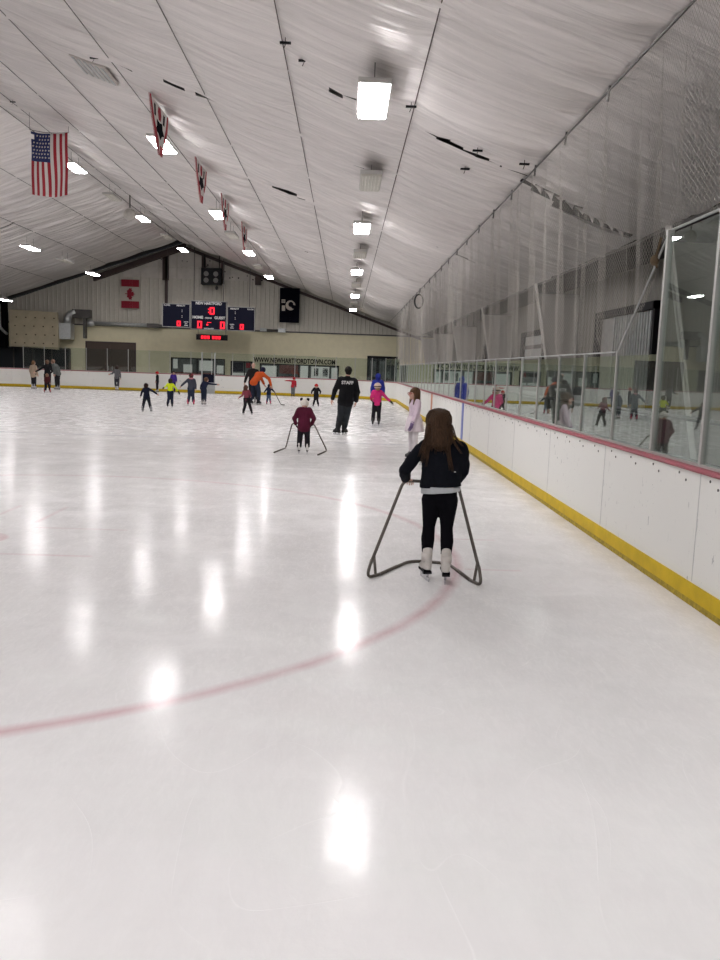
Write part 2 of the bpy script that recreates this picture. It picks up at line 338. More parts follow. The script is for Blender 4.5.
def person(label, x, y, h, yaw=0., top=('jacket', (.02, .02, .02)), bottom=('trousers', (.02, .02, .022)), head=None, skate=(.6, .6, .6), lean=0., side=0.,
           j=None, jj=None, bulk=1., hs=.075, vox=None, gloves=None, skin=None, width=1., feet=(0, 0), lift=None, extra=None, sub=None, hem=.49, fold=0.):
    R = thing('person', label, 'person', (x, y, 0), math.radians(yaw))
    lf = lift if lift else .075 * min(1, h / 1.4 + .1); hb = h - lf
    vox = vox or max(.011, h * .011)
    D = dict(an=(.055, 0, .045), kn=(.058, .012, .275), hp=(.048, 0, .51), pel=(0, 0, .54), wa=(0, 0, .62), ch=(0, 0, .735), sh=(.1, 0, .785), ne=(0, .004, .83),
             hd=(0, .018, 1 - hs * 1.02), el=(.145, -.012, .635), wr=(.15, .04, .505))
    J = {}
    for k, v in D.items():
        if k in ('an', 'kn', 'hp', 'sh', 'el', 'wr'):
            for s, q in ((-1, 'L'), (1, 'R')): J[k + q] = Vector((v[0] * s * (width if k in ('sh', 'el', 'wr', 'hp') else 1), v[1], v[2]))
        else: J[k] = Vector(v)
    if j:
        for k, v in j.items(): J[k] = Vector(v)
    pv = J['pel'].copy(); rot = Matrix.Rotation(-lean, 3, 'X') @ Matrix.Rotation(side, 3, 'Y')
    for k in ('wa', 'ch', 'shL', 'shR', 'ne', 'hd', 'elL', 'elR', 'wrL', 'wrR'): J[k] = pv + rot @ (J[k] - pv)
    if jj:
        for k, v in jj.items(): J[k] = Vector(v)
    def W(p): return Vector((p[0] * hb, p[1] * hb, p[2] * hb + lf))
    Q = {k: W(v) for k, v in J.items()}
    if top: bulk *= 1.09
    ax = (Q['shR'] - Q['shL']).normalized(); hbw = hb * width; bk = bulk
    # ---- body
    b = MB(); r = .8
    def torso(mb, r, low, bk=1.):
        for s in (-1, 1):
            o = ax * s
            mb.cap(Q['wa'] + o * .03 * hbw, .055 * hb * r * bk, Q['ch'] + o * .045 * hbw, .060 * hb * r * bk)
            mb.cap(W(J['pel'] + (J['wa'] - J['pel']) * low) + o * .04 * hbw, .062 * hb * r * bk, Q['wa'] + o * .034 * hbw, .057 * hb * r * bk)
            mb.cap(Q['ch'] + o * .04 * hbw, .056 * hb * r * bk, Q['sh' + 'LR'[s > 0]] + (Q['ne'] - Q['sh' + 'LR'[s > 0]]) * .18, .040 * hb * r * bk)
        mb.cap(Q['shL'] * .8 + Q['shR'] * .2 + Vector((0, 0, .01 * hb)), .036 * hb * r * bk, Q['shR'] * .8 + Q['shL'] * .2 + Vector((0, 0, .01 * hb)), .036 * hb * r * bk)
    def arm(mb, s, r, bk=1., cut=1.):
        e = Q['el' + s]; w = e + (Q['wr' + s] - e) * cut
        mb.cap(Q['sh' + s], .038 * hb * r * bk, e, .031 * hb * r * bk); mb.cap(e, .031 * hb * r * bk, w, .024 * hb * r * bk)
    def leg(mb, s, r, bk=1., cut=1.):
        k = Q['kn' + s]; a = k + (Q['an' + s] - k) * cut
        mb.cap(Q['hp' + s], .060 * hb * r * bk, k, .041 * hb * r * bk); mb.cap(k + (k - Q['hp' + s]).normalized() * -.01, .041 * hb * r * bk, k + (a - k) * .35 + Vector((0, -.006, 0)), .040 * hb * r * bk)
        mb.cap(k + (a - k) * .35, .039 * hb * r * bk, a, .027 * hb * r * bk)
    torso(b, r, -.2); [arm(b, s, .75) for s in 'LR']; [leg(b, s, .78) for s in 'LR']
    hsz = hs * hb; hc = Q['hd']; nk = Q['ne']
    b.cap(nk - (hc - nk) * .3, .036 * hb, hc - (hc - nk).normalized() * hsz * .3, .031 * hb)
    hd = math.radians((extra or {}).get('turn', 0)); hr = Matrix.Rotation(hd, 3, 'Z') @ Matrix.Rotation(-lean * (extra or {}).get('nod', .5), 3, 'X')
    def F(px, py, pz): return hc + hr @ Vector((px * hsz, py * hsz, pz * hsz))
    b.ball(F(0, -.06, .12), (.76 * hsz, .92 * hsz, .86 * hsz), 16, 12, rot=hr)
    b.ball(F(0, .16, -.42), (.56 * hsz, .62 * hsz, .52 * hsz), 14, 10, rot=hr)
    b.cap(F(0, .84, .02), .07 * hsz, F(0, 1.0, -.2), .12 * hsz); b.ball(F(0, .66, -.72), .2 * hsz)
    for s in (-1, 1): b.ball(F(s * .76, -.02, -.05), (.07 * hsz, .16 * hsz, .22 * hsz), 8, 6, rot=hr); b.ball(F(s * .42, .6, -.2), .2 * hsz)
    me = blob(b, min(vox, hsz * .1) if h > 1.3 and vox < .013 else vox, 3)
    ap = MB()
    for s in (-1, 1):
        ap.ball(F(s * .3, .74, .06), .11 * hsz, 8, 6, 1); ap.ball(F(s * .3, .80, .24), (.2 * hsz, .06 * hsz, .04 * hsz), 8, 5, 1, rot=hr)
    ap.ball(F(0, .80, -.45), (.22 * hsz, .07 * hsz, .06 * hsz), 8, 5, 2, rot=hr)
    hmat = 0; hsc = hb / 1.65 * 1.0
    hands = MB()
    for s, q in ((-1, 'L'), (1, 'R')):
        d = (Q['wr' + q] - Q['el' + q]).normalized(); pn = ((extra or {}).get('palm' + q)) or (-s * .9, .3, 0)
        hand(hands, Q['wr' + q], ((extra or {}).get('hdir' + q)) or d, pn, hsc * (1.15 if gloves else 1.05), (extra or {}).get('curl', .45), side=(1 if s < 0 else -1), mi=0)
    if not gloves: o_ = len(ap.v); ap.v += hands.v; ap.f += [tuple(i + o_ for i in f) for f in hands.f]; ap.mi += hands.mi
    me = join_mesh(me, ap, [skin or M['skin'], M['eye'], M['lip']])
    link('body', me, R)
    if gloves:
        for q in 'LR':
          hm = MB(); s_ = -1 if q == 'L' else 1; d_ = (Q['wr' + q] - Q['el' + q]).normalized()
          hand(hm, Q['wr' + q], ((extra or {}).get('hdir' + q)) or d_, ((extra or {}).get('palm' + q)) or (-s_ * .9, .3, 0), hsc * 1.15, (extra or {}).get('curl', .45), side=-s_)
          hm.cap(Q['el' + q] + (Q['wr' + q] - Q['el' + q]) * .85, .030 * hb, Q['wr' + q] + (Q['wr' + q] - Q['el' + q]).normalized() * .02 * hb, .027 * hb, 8)
          obj('glove', hm, cmat(*gloves), R, True)
    # ---- top
    if top:
        t = MB(); torso(t, 1., (hem - .54) / .08, bk); [arm(t, s, 1., bk, .97) for s in 'LR']
        t.cap(Q['ne'] - (Q['hd'] - Q['ne']) * .5, .045 * hb, Q['ne'] + (Q['hd'] - Q['ne']) * .06, .040 * hb)
        jk = link(top[0], blob(t, vox, 3, fold), R); jk.data.materials.append(cmat(top[0] + '_' + '_'.join('%d' % int(c * 100) for c in top[1]), top[1]))
    # ---- bottom
    if bottom:
        t = MB(); t.cap(Q['hpL'], .06 * hb, Q['hpR'], .06 * hb)
        bw = (bottom[2] if len(bottom) > 2 else 1.) * 1.08
        for s in 'LR': leg(t, s, 1., bw, .82)
        if bw > 1:
            for s in 'LR': t.cap(Q['kn' + s], .042 * hb * bw, Q['kn' + s] + (Q['an' + s] - Q['kn' + s]) * .80, .038 * hb * bw)
        tr = link(bottom[0], blob(t, vox, 3, fold * .6), R); tr.data.materials.append(cmat(bottom[0] + '_' + '_'.join('%d' % int(c * 100) for c in bottom[1]), bottom[1]))
    # ---- skates
    for i, (s, q) in enumerate(((-1, 'L'), (1, 'R'))):
        A = Q['an' + q]; fy = math.radians(feet[i]); fr = Matrix.Rotation(fy, 3, 'Z'); u = hb / 1.5
        base = A.z - .045 * hb
        def K(px, py, pz): p = fr @ Vector((px * u, py * u, 0)); return Vector((A.x + p.x, A.y + p.y, base + pz * u))
        t = MB(); t.cap(K(0, -.055, .036), .036 * u, K(0, .12, .030), .033 * u); t.cap(K(0, -.03, .05), .044 * u, K(0, -.02, .20), .047 * u); t.cap(K(0, .0, .10), .042 * u, K(0, .07, .05), .036 * u)
        sk = link('skate', blob(t, min(vox, .012) * .8, 2), R); sk.data.materials.append(cmat('skate_leather_' + '_'.join('%d' % int(c * 100) for c in skate), skate, .5, .05))
        bl = MB(); m4 = Matrix.Translation(Vector((A.x, A.y, base))) @ fr.to_4x4()
        bl.box((-.03 * u, -.085 * u, -.012 * u), (.03 * u, .14 * u, .012 * u), 1, m4)
        bl.box((-.012 * u, -.06 * u, -lf * .6), (.012 * u, -.03 * u, 0), 0, m4); bl.box((-.012 * u, .07 * u, -lf * .6), (.012 * u, .10 * u, 0), 0, m4)
        bl.box((-.004, -.10 * u, -lf), (.004, .155 * u, -lf * .5), 0, m4)
        obj('blade', bl, [M['blade'], M['black']], sk)
    # ---- head wear
    for kind, *a in (head or []):
        t = MB(); vh = max(.009, vox * .8)
        if kind == 'hair':
            col, L = a[0], a[1]
            t.ball(F(0, -.14, .22), (.86 * hsz, .94 * hsz, .90 * hsz), 16, 12, rot=hr)
            t.ball(F(0, -.3, -.2), (.74 * hsz, .66 * hsz, .75 * hsz), 14, 10, rot=hr)
            if L:
                for sx in (-.55, -.2, .2, .55): t.cap(F(sx, -.45, .1), .38 * hsz, F(sx * 1.1, -.62, -L), .2 * hsz)
                if len(a) > 2:
                    for sx in (-1, 1): t.cap(F(sx * .7, .05, .1), .26 * hsz, F(sx * .72, .4, -L * .9), .17 * hsz)
            o = link('hair', blob(t, vh, 2, .02), R); o.data.materials.append(mat('hair_' + '%d' % int(col[0] * 1000), col, .6, bump=.7, bscale=30, vary=.35, vscale=14, stretch=(6, 6, .6), spec=.15))
        elif kind == 'hat':
            t.ball(F(0, -.06, .25), (.87 * hsz, 1.0 * hsz, .88 * hsz), 16, 12, rot=hr); t.cap(F(-.5, -.1, .15), .42 * hsz, F(.5, -.1, .15), .42 * hsz)
            o = link('hat', blob(t, vh, 2), R); o.data.materials.append(cmat('hat_' + '_'.join('%d' % int(c * 100) for c in a[0]), a[0]))
            if len(a) > 1:
                for s in (-1, 1): p = MB(); p.ball(F(s * .66, -.1, .98), .34 * hsz, 10, 8); obj('hat_ear', p, cmat('hat_ear_fluff', a[1], .9), o, True)
        elif kind == 'helmet':
            t.ball(F(0, -.08, .3), (1.0 * hsz, 1.12 * hsz, .92 * hsz), 16, 12, rot=hr)
            o = link('helmet', blob(t, vh, 2), R); o.data.materials.append(cmat('helmet_' + '_'.join('%d' % int(c * 100) for c in a[0]), a[0], .35, .02))
            if len(a) > 1:
                p = MB(); p.tube([F(math.cos(k * PI / 8) * 1.02, -.08 + math.sin(k * PI / 8) * 1.14, .2) for k in range(17)], .13 * hsz, 6); obj('helmet_band', p, cmat('helmet_band', a[1], .5), o, True)
        elif kind == 'hood':
            t.ball(F(0, -.12, .1), (.95 * hsz, 1.02 * hsz, 1.08 * hsz), 16, 12, rot=hr); t.cap(F(0, -.2, -.3), .7 * hsz, Q['ne'], .05 * hb)
            o = link('hood', blob(t, vh, 2), R); o.data.materials.append(cmat('hood_' + '_'.join('%d' % int(c * 100) for c in a[0]), a[0]))
        elif kind == 'scarf':
            p = MB(); c0 = Q['ne']; pts = [c0 + Vector((math.cos(k * PI / 6) * .058 * hb, math.sin(k * PI / 6) * .055 * hb, .005 * hb)) for k in range(13)]
            p.tube(pts, .026 * hb, 8); o = obj('scarf', p, cmat('scarf_pink', a[0]), R, True)
        elif kind == 'glasses':
            p = MB()
            for s in (-1, 1):
                p.tube([F(s * .33 + .24 * math.cos(k * PI / 5), .95, .06 + .17 * math.sin(k * PI / 5)) for k in range(11)], .035 * hsz, 5)
                p.tube([F(s * .57, .92, .08), F(s * .82, -.05, .06)], .03 * hsz, 5)
            obj('glasses', p, cmat('glasses_red', a[0], .3), R, True)
    return R, Q, hb, F

K = (.012, .012, .014)
# --- staff man
R, Q, hb, F = person('man in black jacket marked STAFF gliding away with hands at his sides', .02, 21.6, 1.77, 3, top=('jacket', (.012, .012, .014)), bottom=('jeans', (.028, .032, .036), 1.12),
    head=[('hair', (.012, .009, .008), 0), ('hat', (.01, .01, .01))], skate=(.03, .03, .032), side=.07, bulk=1.2, hs=.066, hem=.46, width=1.14, feet=(38, -32),
    j=dict(anL=(-.11, -.02, .045), knL=(-.075, .02, .27), anR=(-.01, .03, .045), knR=(.03, .05, .27), elL=(-.175, -.02, .63), wrL=(-.20, .03, .49), elR=(.17, -.02, .63), wrR=(.165, .02, .49)), vox=.016, fold=.02)
jk = [c for c in R.children if c.name.startswith('jacket')][0]
text_obj('staff_lettering', 'STAFF', .115, M['whitepaint'], jk, (Q['ch'].x + .0, -.128, Q['ch'].z + .035), .012, sx=1.0, bold=.003)
# --- child with ear hat and walker
KIDX, KIDY = -.80, 16.55
person('child in maroon coat and white hat with black round ears, pushing a frame', KIDX, KIDY, 1.09, 0, top=('coat', (.085, .012, .03)), bottom=('trousers', (.014, .012, .016), 1.2),
    head=[('hat', (.72, .68, .62), (.012, .012, .012))], skate=(.62, .60, .58), bulk=1.38, hs=.095, hem=.45, lean=.12, fold=.02, vox=.010,
    j=dict(anL=(-.085, 0, .045), knL=(-.075, .02, .26), anR=(.075, 0, .045), knR=(.07, .02, .26)),
    jj=dict(elL=(-.19, .03, .62), wrL=(-.17, .11, .515), elR=(.19, .03, .62), wrR=(.15, .11, .515)), gloves=('mitten_black', (.02, .015, .02)))
# --- pink child, blue grown-up
person('child in bright pink jacket and pale helmet with right arm held out', .98, 25.4, 1.30, 0, top=('jacket', (.55, .03, .16)), bottom=('trousers', (.014, .014, .018), 1.15),
    head=[('hair', (.30, .18, .10), 0), ('helmet', (.62, .48, .40), (.05, .03, .03))], skate=(.05, .05, .05), bulk=1.12, hs=.092,
    j=dict(anL=(-.09, 0, .045), knL=(-.075, .02, .27), anR=(.06, 0, .045), knR=(.055, .02, .27)),
    jj=dict(elR=(.22, .0, .66), wrR=(.34, .02, .56), elL=(-.15, .04, .65), wrL=(-.13, .14, .58)), gloves=('glove_dark', (.04, .05, .04)))
person('person in blue hooded jacket skating just ahead of the pink-jacketed child', 1.22, 31.4, 1.56, 0, top=('jacket', (.03, .04, .28)), bottom=('trousers', (.02, .02, .03), 1.1),
    head=[('hood', (.025, .035, .24))], skate=K, bulk=1.35, hs=.075)
# --- white-dressed girl
R, Q, hb, F = person('girl in pale pink skating dress with long brown hair, glasses and purple gloves', 1.35, 16.0, 1.40, 112, top=('sweater', (.66, .54, .63)), bottom=('leggings', (.66, .62, .64), 1.),
    head=[('hair', (.10, .055, .03), 1.9, 1), ('glasses', (.28, .03, .02))], skate=(.1, .1, .1), hs=.088, bulk=1.1, vox=.010,
    jj=dict(elL=(-.14, .05, .65), wrL=(-.15, .11, .49), elR=(.13, -.02, .64), wrR=(.14, -.02, .52)), gloves=('glove_purple', (.16, .11, .22)), hem=.52)
sk = MB(); n = 36; rings = []
for k, (rr, zz) in enumerate(((.09, .60), (.105, .55), (.12, .48), (.13, .42), (.133, .37))):
    rings.append([Vector((math.cos(2 * PI * i / n) * rr * hb * (1 + .06 * k / 4 * math.cos(9 * 2 * PI * i / n)), math.sin(2 * PI * i / n) * rr * hb * (1 + .06 * k / 4 * math.cos(9 * 2 * PI * i / n)), zz * hb + .07)) for i in range(n)])
sk.add([v for r_ in rings for v in r_], [(i * n + k, i * n + (k + 1) % n, (i + 1) * n + (k + 1) % n, (i + 1) * n + k) for i in range(4) for k in range(n)])
me = evalmesh(sk.mesh(), [('SOLIDIFY', dict(thickness=.01)), ('SUBSURF', dict(levels=1))]); o = link('skirt', me, R); me.materials.append(cmat('skirt_tulle', (.70, .62, .66), .8)); o['label'] = 'flared pale skirt'
# --- the small ones further back
person('small child in black with a red cap, standing left of the STAFF man', -1.26, 36.3, 1.0, 170, top=('jacket', K), bottom=('trousers', K, 1.2), head=[('hat', (.50, .03, .03))], skate=K, hs=.1, bulk=1.3,
    jj=dict(elL=(-.2, .02, .66), wrL=(-.2, .08, .56), elR=(.2, .02, .66), wrR=(.2, .08, .56)), j=dict(anL=(-.12, 0, .045), anR=(.12, 0, .045)))
person('child in red top and grey trousers with left arm stretched out by the end boards', -2.95, 47.2, 1.12, -8, top=('jacket', (.42, .025, .04)), bottom=('trousers', (.13, .14, .15), 1.2), head=[('hat', (.42, .03, .04))], skate=K, hs=.095, bulk=1.15, lean=.12, side=.1,
    jj=dict(elL=(-.22, .03, .80), wrL=(-.40, .04, .80)))
R2, Q2, hb2, F2 = person('bending adult in orange jacket with a navy hood, helping a small child', -3.95, 36.6, 1.84, -38, top=('jacket', (.52, .085, .02)), bottom=('jeans', (.022, .028, .05), 1.2), head=[('hood', (.016, .018, .045))], skate=K, hs=.068, bulk=1.2, lean=.75,
    j=dict(anL=(-.13, -.02, .045), knL=(-.10, .04, .27), anR=(.12, .0, .045), knR=(.10, .04, .27)), jj=dict(elL=(-.13, .35, .60), wrL=(-.10, .42, .47), elR=(.17, .32, .60), wrR=(.18, .38, .45)), extra=dict(nod=.3))
person('bald adult in long dark coat standing beside the bending one in orange', -4.15, 37.6, 1.82, 6, top=('coat', (.025, .022, .022)), bottom=('trousers', (.016, .018, .026), 1.2), head=None, skate=(.3, .3, .3), hs=.066, bulk=1.2, hem=.42,
    j=dict(elL=(-.17, .0, .64), wrL=(-.21, .03, .5)))
person('toddler in navy top, blue jeans and pink skates held up by an adult', -3.38, 37.0, .92, -10, top=('jacket', (.016, .022, .05)), bottom=('jeans', (.07, .10, .17), 1.15), head=[('hood', (.016, .02, .04))], skate=(.55, .10, .16), hs=.105, bulk=1.2, lean=.25,
    j=dict(anL=(-.10, 0, .045), anR=(.10, 0, .045)), jj=dict(elL=(-.2, .08, .64), wrL=(-.28, .12, .56), elR=(.2, .08, .66), wrR=(.27, .1, .60)))
st = MB(); st.tube([(0, 0, .62), (.33, -.05, .03)], .014, 8); st.tube([(.33, -.05, .03), (.42, -.05, .02), (.50, -.05, .018)], [.015, .02, .02], 8)
o = obj('hockey_stick', st, cmat('stick_dark', (.10, .09, .08), .5), None, True, (-3.16, 37.0, 0)); tag(o, 'dark short hockey stick held by the toddler in navy', 'stick')
person('girl in plaid pinkish top and black trousers striding, left arm out', -3.40, 28.9, 1.03, -14, top=('shirt', (.22, .05, .07)), bottom=('trousers', K, 1.2), head=[('hair', (.10, .045, .03), .9)], skate=K, hs=.098, side=-.1,
    j=dict(anL=(-.10, -.05, .045), knL=(-.07, .04, .27), anR=(.20, .0, .055), knR=(.11, .03, .28)), jj=dict(elL=(-.17, .02, .62), wrL=(-.29, .05, .55), elR=(.12, .06, .64), wrR=(.10, .16, .60)))
person('child in grey patterned jacket, pink scarf, helmet and pink skates', -6.22, 33.8, 1.30, 4, top=('jacket', (.05, .055, .075)), bottom=('jeans', (.022, .028, .05), 1.2), head=[('hair', (.05, .03, .02), 0), ('hat', (.20, .04, .05)), ('scarf', (.55, .22, .26))], skate=(.55, .07, .13), hs=.088, bulk=1.15,
    j=dict(anL=(-.10, 0, .045), anR=(.09, 0, .045)), jj=dict(elL=(-.24, .0, .66), wrL=(-.32, .02, .58)))
person('child in dark blue sweater leaning right with one arm pointing out', -5.86, 34.7, 1.16, -14, top=('sweater', (.016, .02, .045)), bottom=('jeans', (.02, .025, .045), 1.15), head=[('hair', (.13, .07, .04), 0)], skate=(.55, .5, .5), hs=.09, side=.22, lean=.1,
    jj=dict(elR=(.34, .02, .74), wrR=(.52, .02, .735)), extra=dict(turn=-40))
person('child in bright yellow-green top and navy trousers with black gloves', -6.68, 32.0, 1.10, 0, top=('shirt', (.60, .72, .02)), bottom=('trousers', (.015, .02, .04), 1.2), head=[('hair', (.02, .014, .012), 0)], skate=K, hs=.095,
    j=dict(anL=(-.10, 0, .045), anR=(.07, 0, .045)), jj=dict(elL=(-.19, .02, .68), wrL=(-.24, .05, .66), elR=(.20, .0, .66), wrR=(.30, .02, .52)), gloves=('glove_black', K))
person('child dressed all in dark navy, arms swung wide, skating alone mid-rink', -6.80, 28.7, .98, -12, top=('jacket', (.012, .014, .03)), bottom=('trousers', (.012, .013, .02), 1.25), head=[('hair', (.03, .012, .01), 0)], skate=(.35, .35, .36), hs=.10, bulk=1.25, side=-.06, fold=.0,
    j=dict(anL=(-.15, -.02, .045), knL=(-.13, .03, .25), anR=(.18, .0, .045), knR=(.10, .03, .27)), jj=dict(elR=(.24, .0, .72), wrR=(.40, .02, .62), elL=(-.19, .0, .66), wrL=(-.24, .02, .52)))
person('child in black with a red hat standing at the end boards', -10.6, 47.3, 1.17, 90, top=('jacket', K), bottom=('trousers', K, 1.15), head=[('hat', (.50, .04, .04))], skate=(.5, .5, .5), hs=.092, bulk=1.1)
person('child in purple-blue jacket behind the one in yellow-green top', -9.72, 47.4, 1.22, 200, top=('jacket', (.06, .03, .22)), bottom=('trousers', (.03, .02, .10), 1.1), head=[('hair', (.02, .015, .012), 0)], skate=K, hs=.09, bulk=1.1)
person('slim skater in grey top with arms lifted, beside the end boards', -12.85, 47.2, 1.42, 10, top=('sweater', (.12, .12, .13)), bottom=('leggings', (.035, .035, .045)), head=[('hair', (.035, .022, .018), .6)], skate=(.62, .6, .6), hs=.08,
    j=dict(elL=(-.18, .02, .66), wrL=(-.27, .05, .64), anL=(-.03, 0, .045), anR=(.04, 0, .045)))
person('person in beige coat and dark leggings standing near the left end of the boards', -16.9, 45.6, 1.54, -20, top=('coat', (.40, .31, .23)), bottom=('leggings', (.02, .02, .025), 1.1), head=[('hair', (.20, .11, .06), .7)], skate=(.62, .6, .6), hs=.077, bulk=1.2, hem=.44)
person('adult in black top reaching out to the left over a small child', -15.3, 43.2, 1.62, 20, top=('sweater', K), bottom=('trousers', (.02, .012, .012), 1.1), head=[('hair', (.16, .09, .06), 0)], skate=K, hs=.075, lean=.15,
    jj=dict(elL=(-.22, .05, .68), wrL=(-.36, .08, .60), elR=(.15, .08, .62), wrR=(.1, .18, .56)))
person('small child in dark red skating right in front of the adult in black', -14.75, 41.6, .95, 0, top=('jacket', (.06, .014, .016)), bottom=('trousers', K, 1.15), head=[('hair', (.25, .14, .09), 0)], skate=(.45, .12, .12), hs=.10, bulk=1.1,
    j=dict(anL=(-.16, 0, .045), knL=(-.10, .02, .26), anR=(.16, 0, .045), knR=(.10, .02, .26)))
person('adult in grey jacket leaning forward behind the one in black', -15.75, 46.0, 1.70, 75, top=('jacket', (.11, .12, .115)), bottom=('trousers', (.02, .02, .022), 1.2), head=[('hair', (.22, .13, .09), 0)], skate=(.4, .4, .4), hs=.073, lean=.4, bulk=1.25)

# --- the girl in front, pushing the frame
GX, GY = .80, 6.74
def gp(px, dy, z): return Vector((px - GX, dy, z))
R, Q, hb, F = person('girl in black fleece and leggings with long brown hair pushing a steel skating frame', GX, GY, 1.42, 0, top=None, bottom=None, head=None, skate=(.60, .57, .54), hs=.086, vox=.010,
    j=dict(hd=(-.020, .018, .912), ne=(-.006, .004, .83), anL=(-.058, .02, .045), anR=(.056, -.035, .045), knL=(-.05, .03, .28), knR=(.055, .0, .28), hpL=(-.046, 0, .465), hpR=(.056, 0, .465), shL=(-.125, .0, .77), shR=(.125, .0, .77)), lean=.05, feet=(12, -6),
    jj=dict(elL=(-.212, .02, .625), wrL=(-.198, .185, .545), elR=(.142, .02, .63), wrR=(.115, .18, .535)), extra=dict(curl=.75, palmL=(.1, .25, -1), palmR=(-.1, .25, -1), hdirL=(.55, 1, -.15), hdirR=(-.4, 1, -.15), nod=1.2), skin=M['skin'])
t = MB(); ax = Vector((1, 0, 0))
def add_t(a, ra, b, rb): t.cap(a, ra, b, rb, 16)
cx = .012
for s in (-1, 1):
    add_t(Vector((cx + s * .073, .0, .70)), .088, Vector((cx + s * .072, .0, .84)), .086)
    add_t(Vector((cx + s * .075, .0, .84)), .086, Vector((cx + s * .085, .01, 1.04)), .088)
    add_t(Vector((cx + s * .07, .01, 1.04)), .085, Vector((cx + s * .145, .012, 1.115)), .058)
    add_t(Vector((0, .01, 1.15)), .055, Vector((s * .13, .01, 1.125)), .055)
add_t(Vector((cx, -.01, .70)), .100, Vector((cx, -.01, 1.02)), .092)
for s in (-1, 1): add_t(Vector((cx - .004 + s * .068, 0, .66)), .110, Vector((cx - .004 + s * .068, 0, .80)), .104)
for q in 'LR':
    sgn = -1 if q == 'L' else 1
    S = Vector((Q['sh' + q].x, .01, 1.085)); E_ = Q['el' + q]; W_ = Q['wr' + q]
    add_t(S, .058, S + (E_ - S) * .5 + Vector((sgn * .008, -.01, 0)), .054); add_t(S + (E_ - S) * .5 + Vector((sgn * .008, -.01, 0)), .054, E_, .049)
    add_t(E_, .050, E_ + (W_ - E_) * .55 + Vector((0, 0, -.01)), .045); add_t(E_ + (W_ - E_) * .55 + Vector((0, 0, -.01)), .045, W_ - (W_ - E_) * .08, .034)
add_t(Vector((0, .02, 1.12)), .062, Vector((0, .03, 1.18)), .060)
jm = blob(t, .007, 4, .02); bmh = bmesh.new(); bmh.from_mesh(jm)
bmesh.ops.bisect_plane(bmh, geom=bmh.verts[:] + bmh.edges[:] + bmh.faces[:], plane_co=(cx, 0, .795), plane_no=(-.08, 0, 1), clear_inner=True)
bmh.to_mesh(jm); bmh.free(); jkt = link('fleece_jacket', jm, R); jkt.data.materials.append(mat('fleece_black', (.0075, .0085, .013), .95, bump=.5, bscale=160, spec=.1))
lg = MB(); lg.box((cx + .088, -.102, .925), (cx + .102, -.094, .932)); obj('chest_mark', lg, M['whitepaint'], jkt)
# shirt hem
n = 40; sh = MB(); rr = []
for k, z in enumerate((.798, .782, .765, .748)):
    rr.append([Vector((cx - .004 + .158 * (1 - .004 * k) * math.copysign(abs(math.cos(a)) ** .8, math.cos(a)), (-.006 + .099 * math.sin(a)) + .002 * math.sin(7 * a) * k, z + .016 * math.cos(a) * (k / 3))) for a in (2 * PI * i / n for i in range(n))])
sh.add([v for r_ in rr for v in r_], [(i * n + k, i * n + (k + 1) % n, (i + 1) * n + (k + 1) % n, (i + 1) * n + k) for i in range(3) for k in range(n)])
me = evalmesh(sh.mesh(), [('SOLIDIFY', dict(thickness=.006)), ('SUBSURF', dict(levels=1))]); o = link('shirt', me, R); me.materials.append(cmat('shirt_grey', (.46, .48, .50), .85)); o['label'] = 'pale grey shirt hem'
# leggings
t = MB()
for q in 'LR':
    hp, kn, an = Q['hp' + q], Q['kn' + q], Q['an' + q]; sg = -1 if q == 'L' else 1
    t.cap(hp + Vector((sg * .004, 0, -.02)), .080, hp + (kn - hp) * .55, .068, 16); t.cap(hp + (kn - hp) * .55, .068, kn, .052, 16)
    t.cap(kn, .052, kn + (an - kn) * .35 + Vector((sg * .004, -.008, 0)), .056, 16); t.cap(kn + (an - kn) * .35 + Vector((sg * .004, -.008, 0)), .055, kn + (an - kn) * .72, .0435, 16)
t.cap(Q['hpL'] + Vector((.008, -.006, .03)), .080, Q['hpR'] + Vector((-.008, -.006, .03)), .080, 16); t.cap(Q['hpL'] + Vector((.01, 0, -.04)), .06, Q['hpR'] + Vector((-.01, 0, -.04)), .06, 16)
o = link('leggings', blob(t, .008, 4, .006), R); o.data.materials.append(mat('leggings_black', (.005, .005, .007), .9, bump=.2, bscale=120, spec=.05))
# boot cuffs / laces details for her skates
for c in [c for c in R.children if c.name.startswith('skate')]:
    q = 'L' if c.name == 'skate' or c == [d for d in R.children if d.name.startswith('skate')][0] else 'R'
    A = Q['an' + q]; tt = MB(); tt.tube([(A.x, A.y - .015, A.z + .03), (A.x, A.y - .018, A.z + .10)], [.045, .048], 18); obj('boot_cuff', tt, cmat('boot_cuff_white', (.62, .58, .55), .6), c, True)
    tt = MB(); tt.box((A.x - .028, A.y - .085, A.z - .070), (A.x + .028, A.y - .035, A.z - .035)); tt.box((A.x - .03, A.y - .085, A.z - .050), (A.x + .03, A.y + .13, A.z - .036)); obj('heel', tt, M['black'], c)
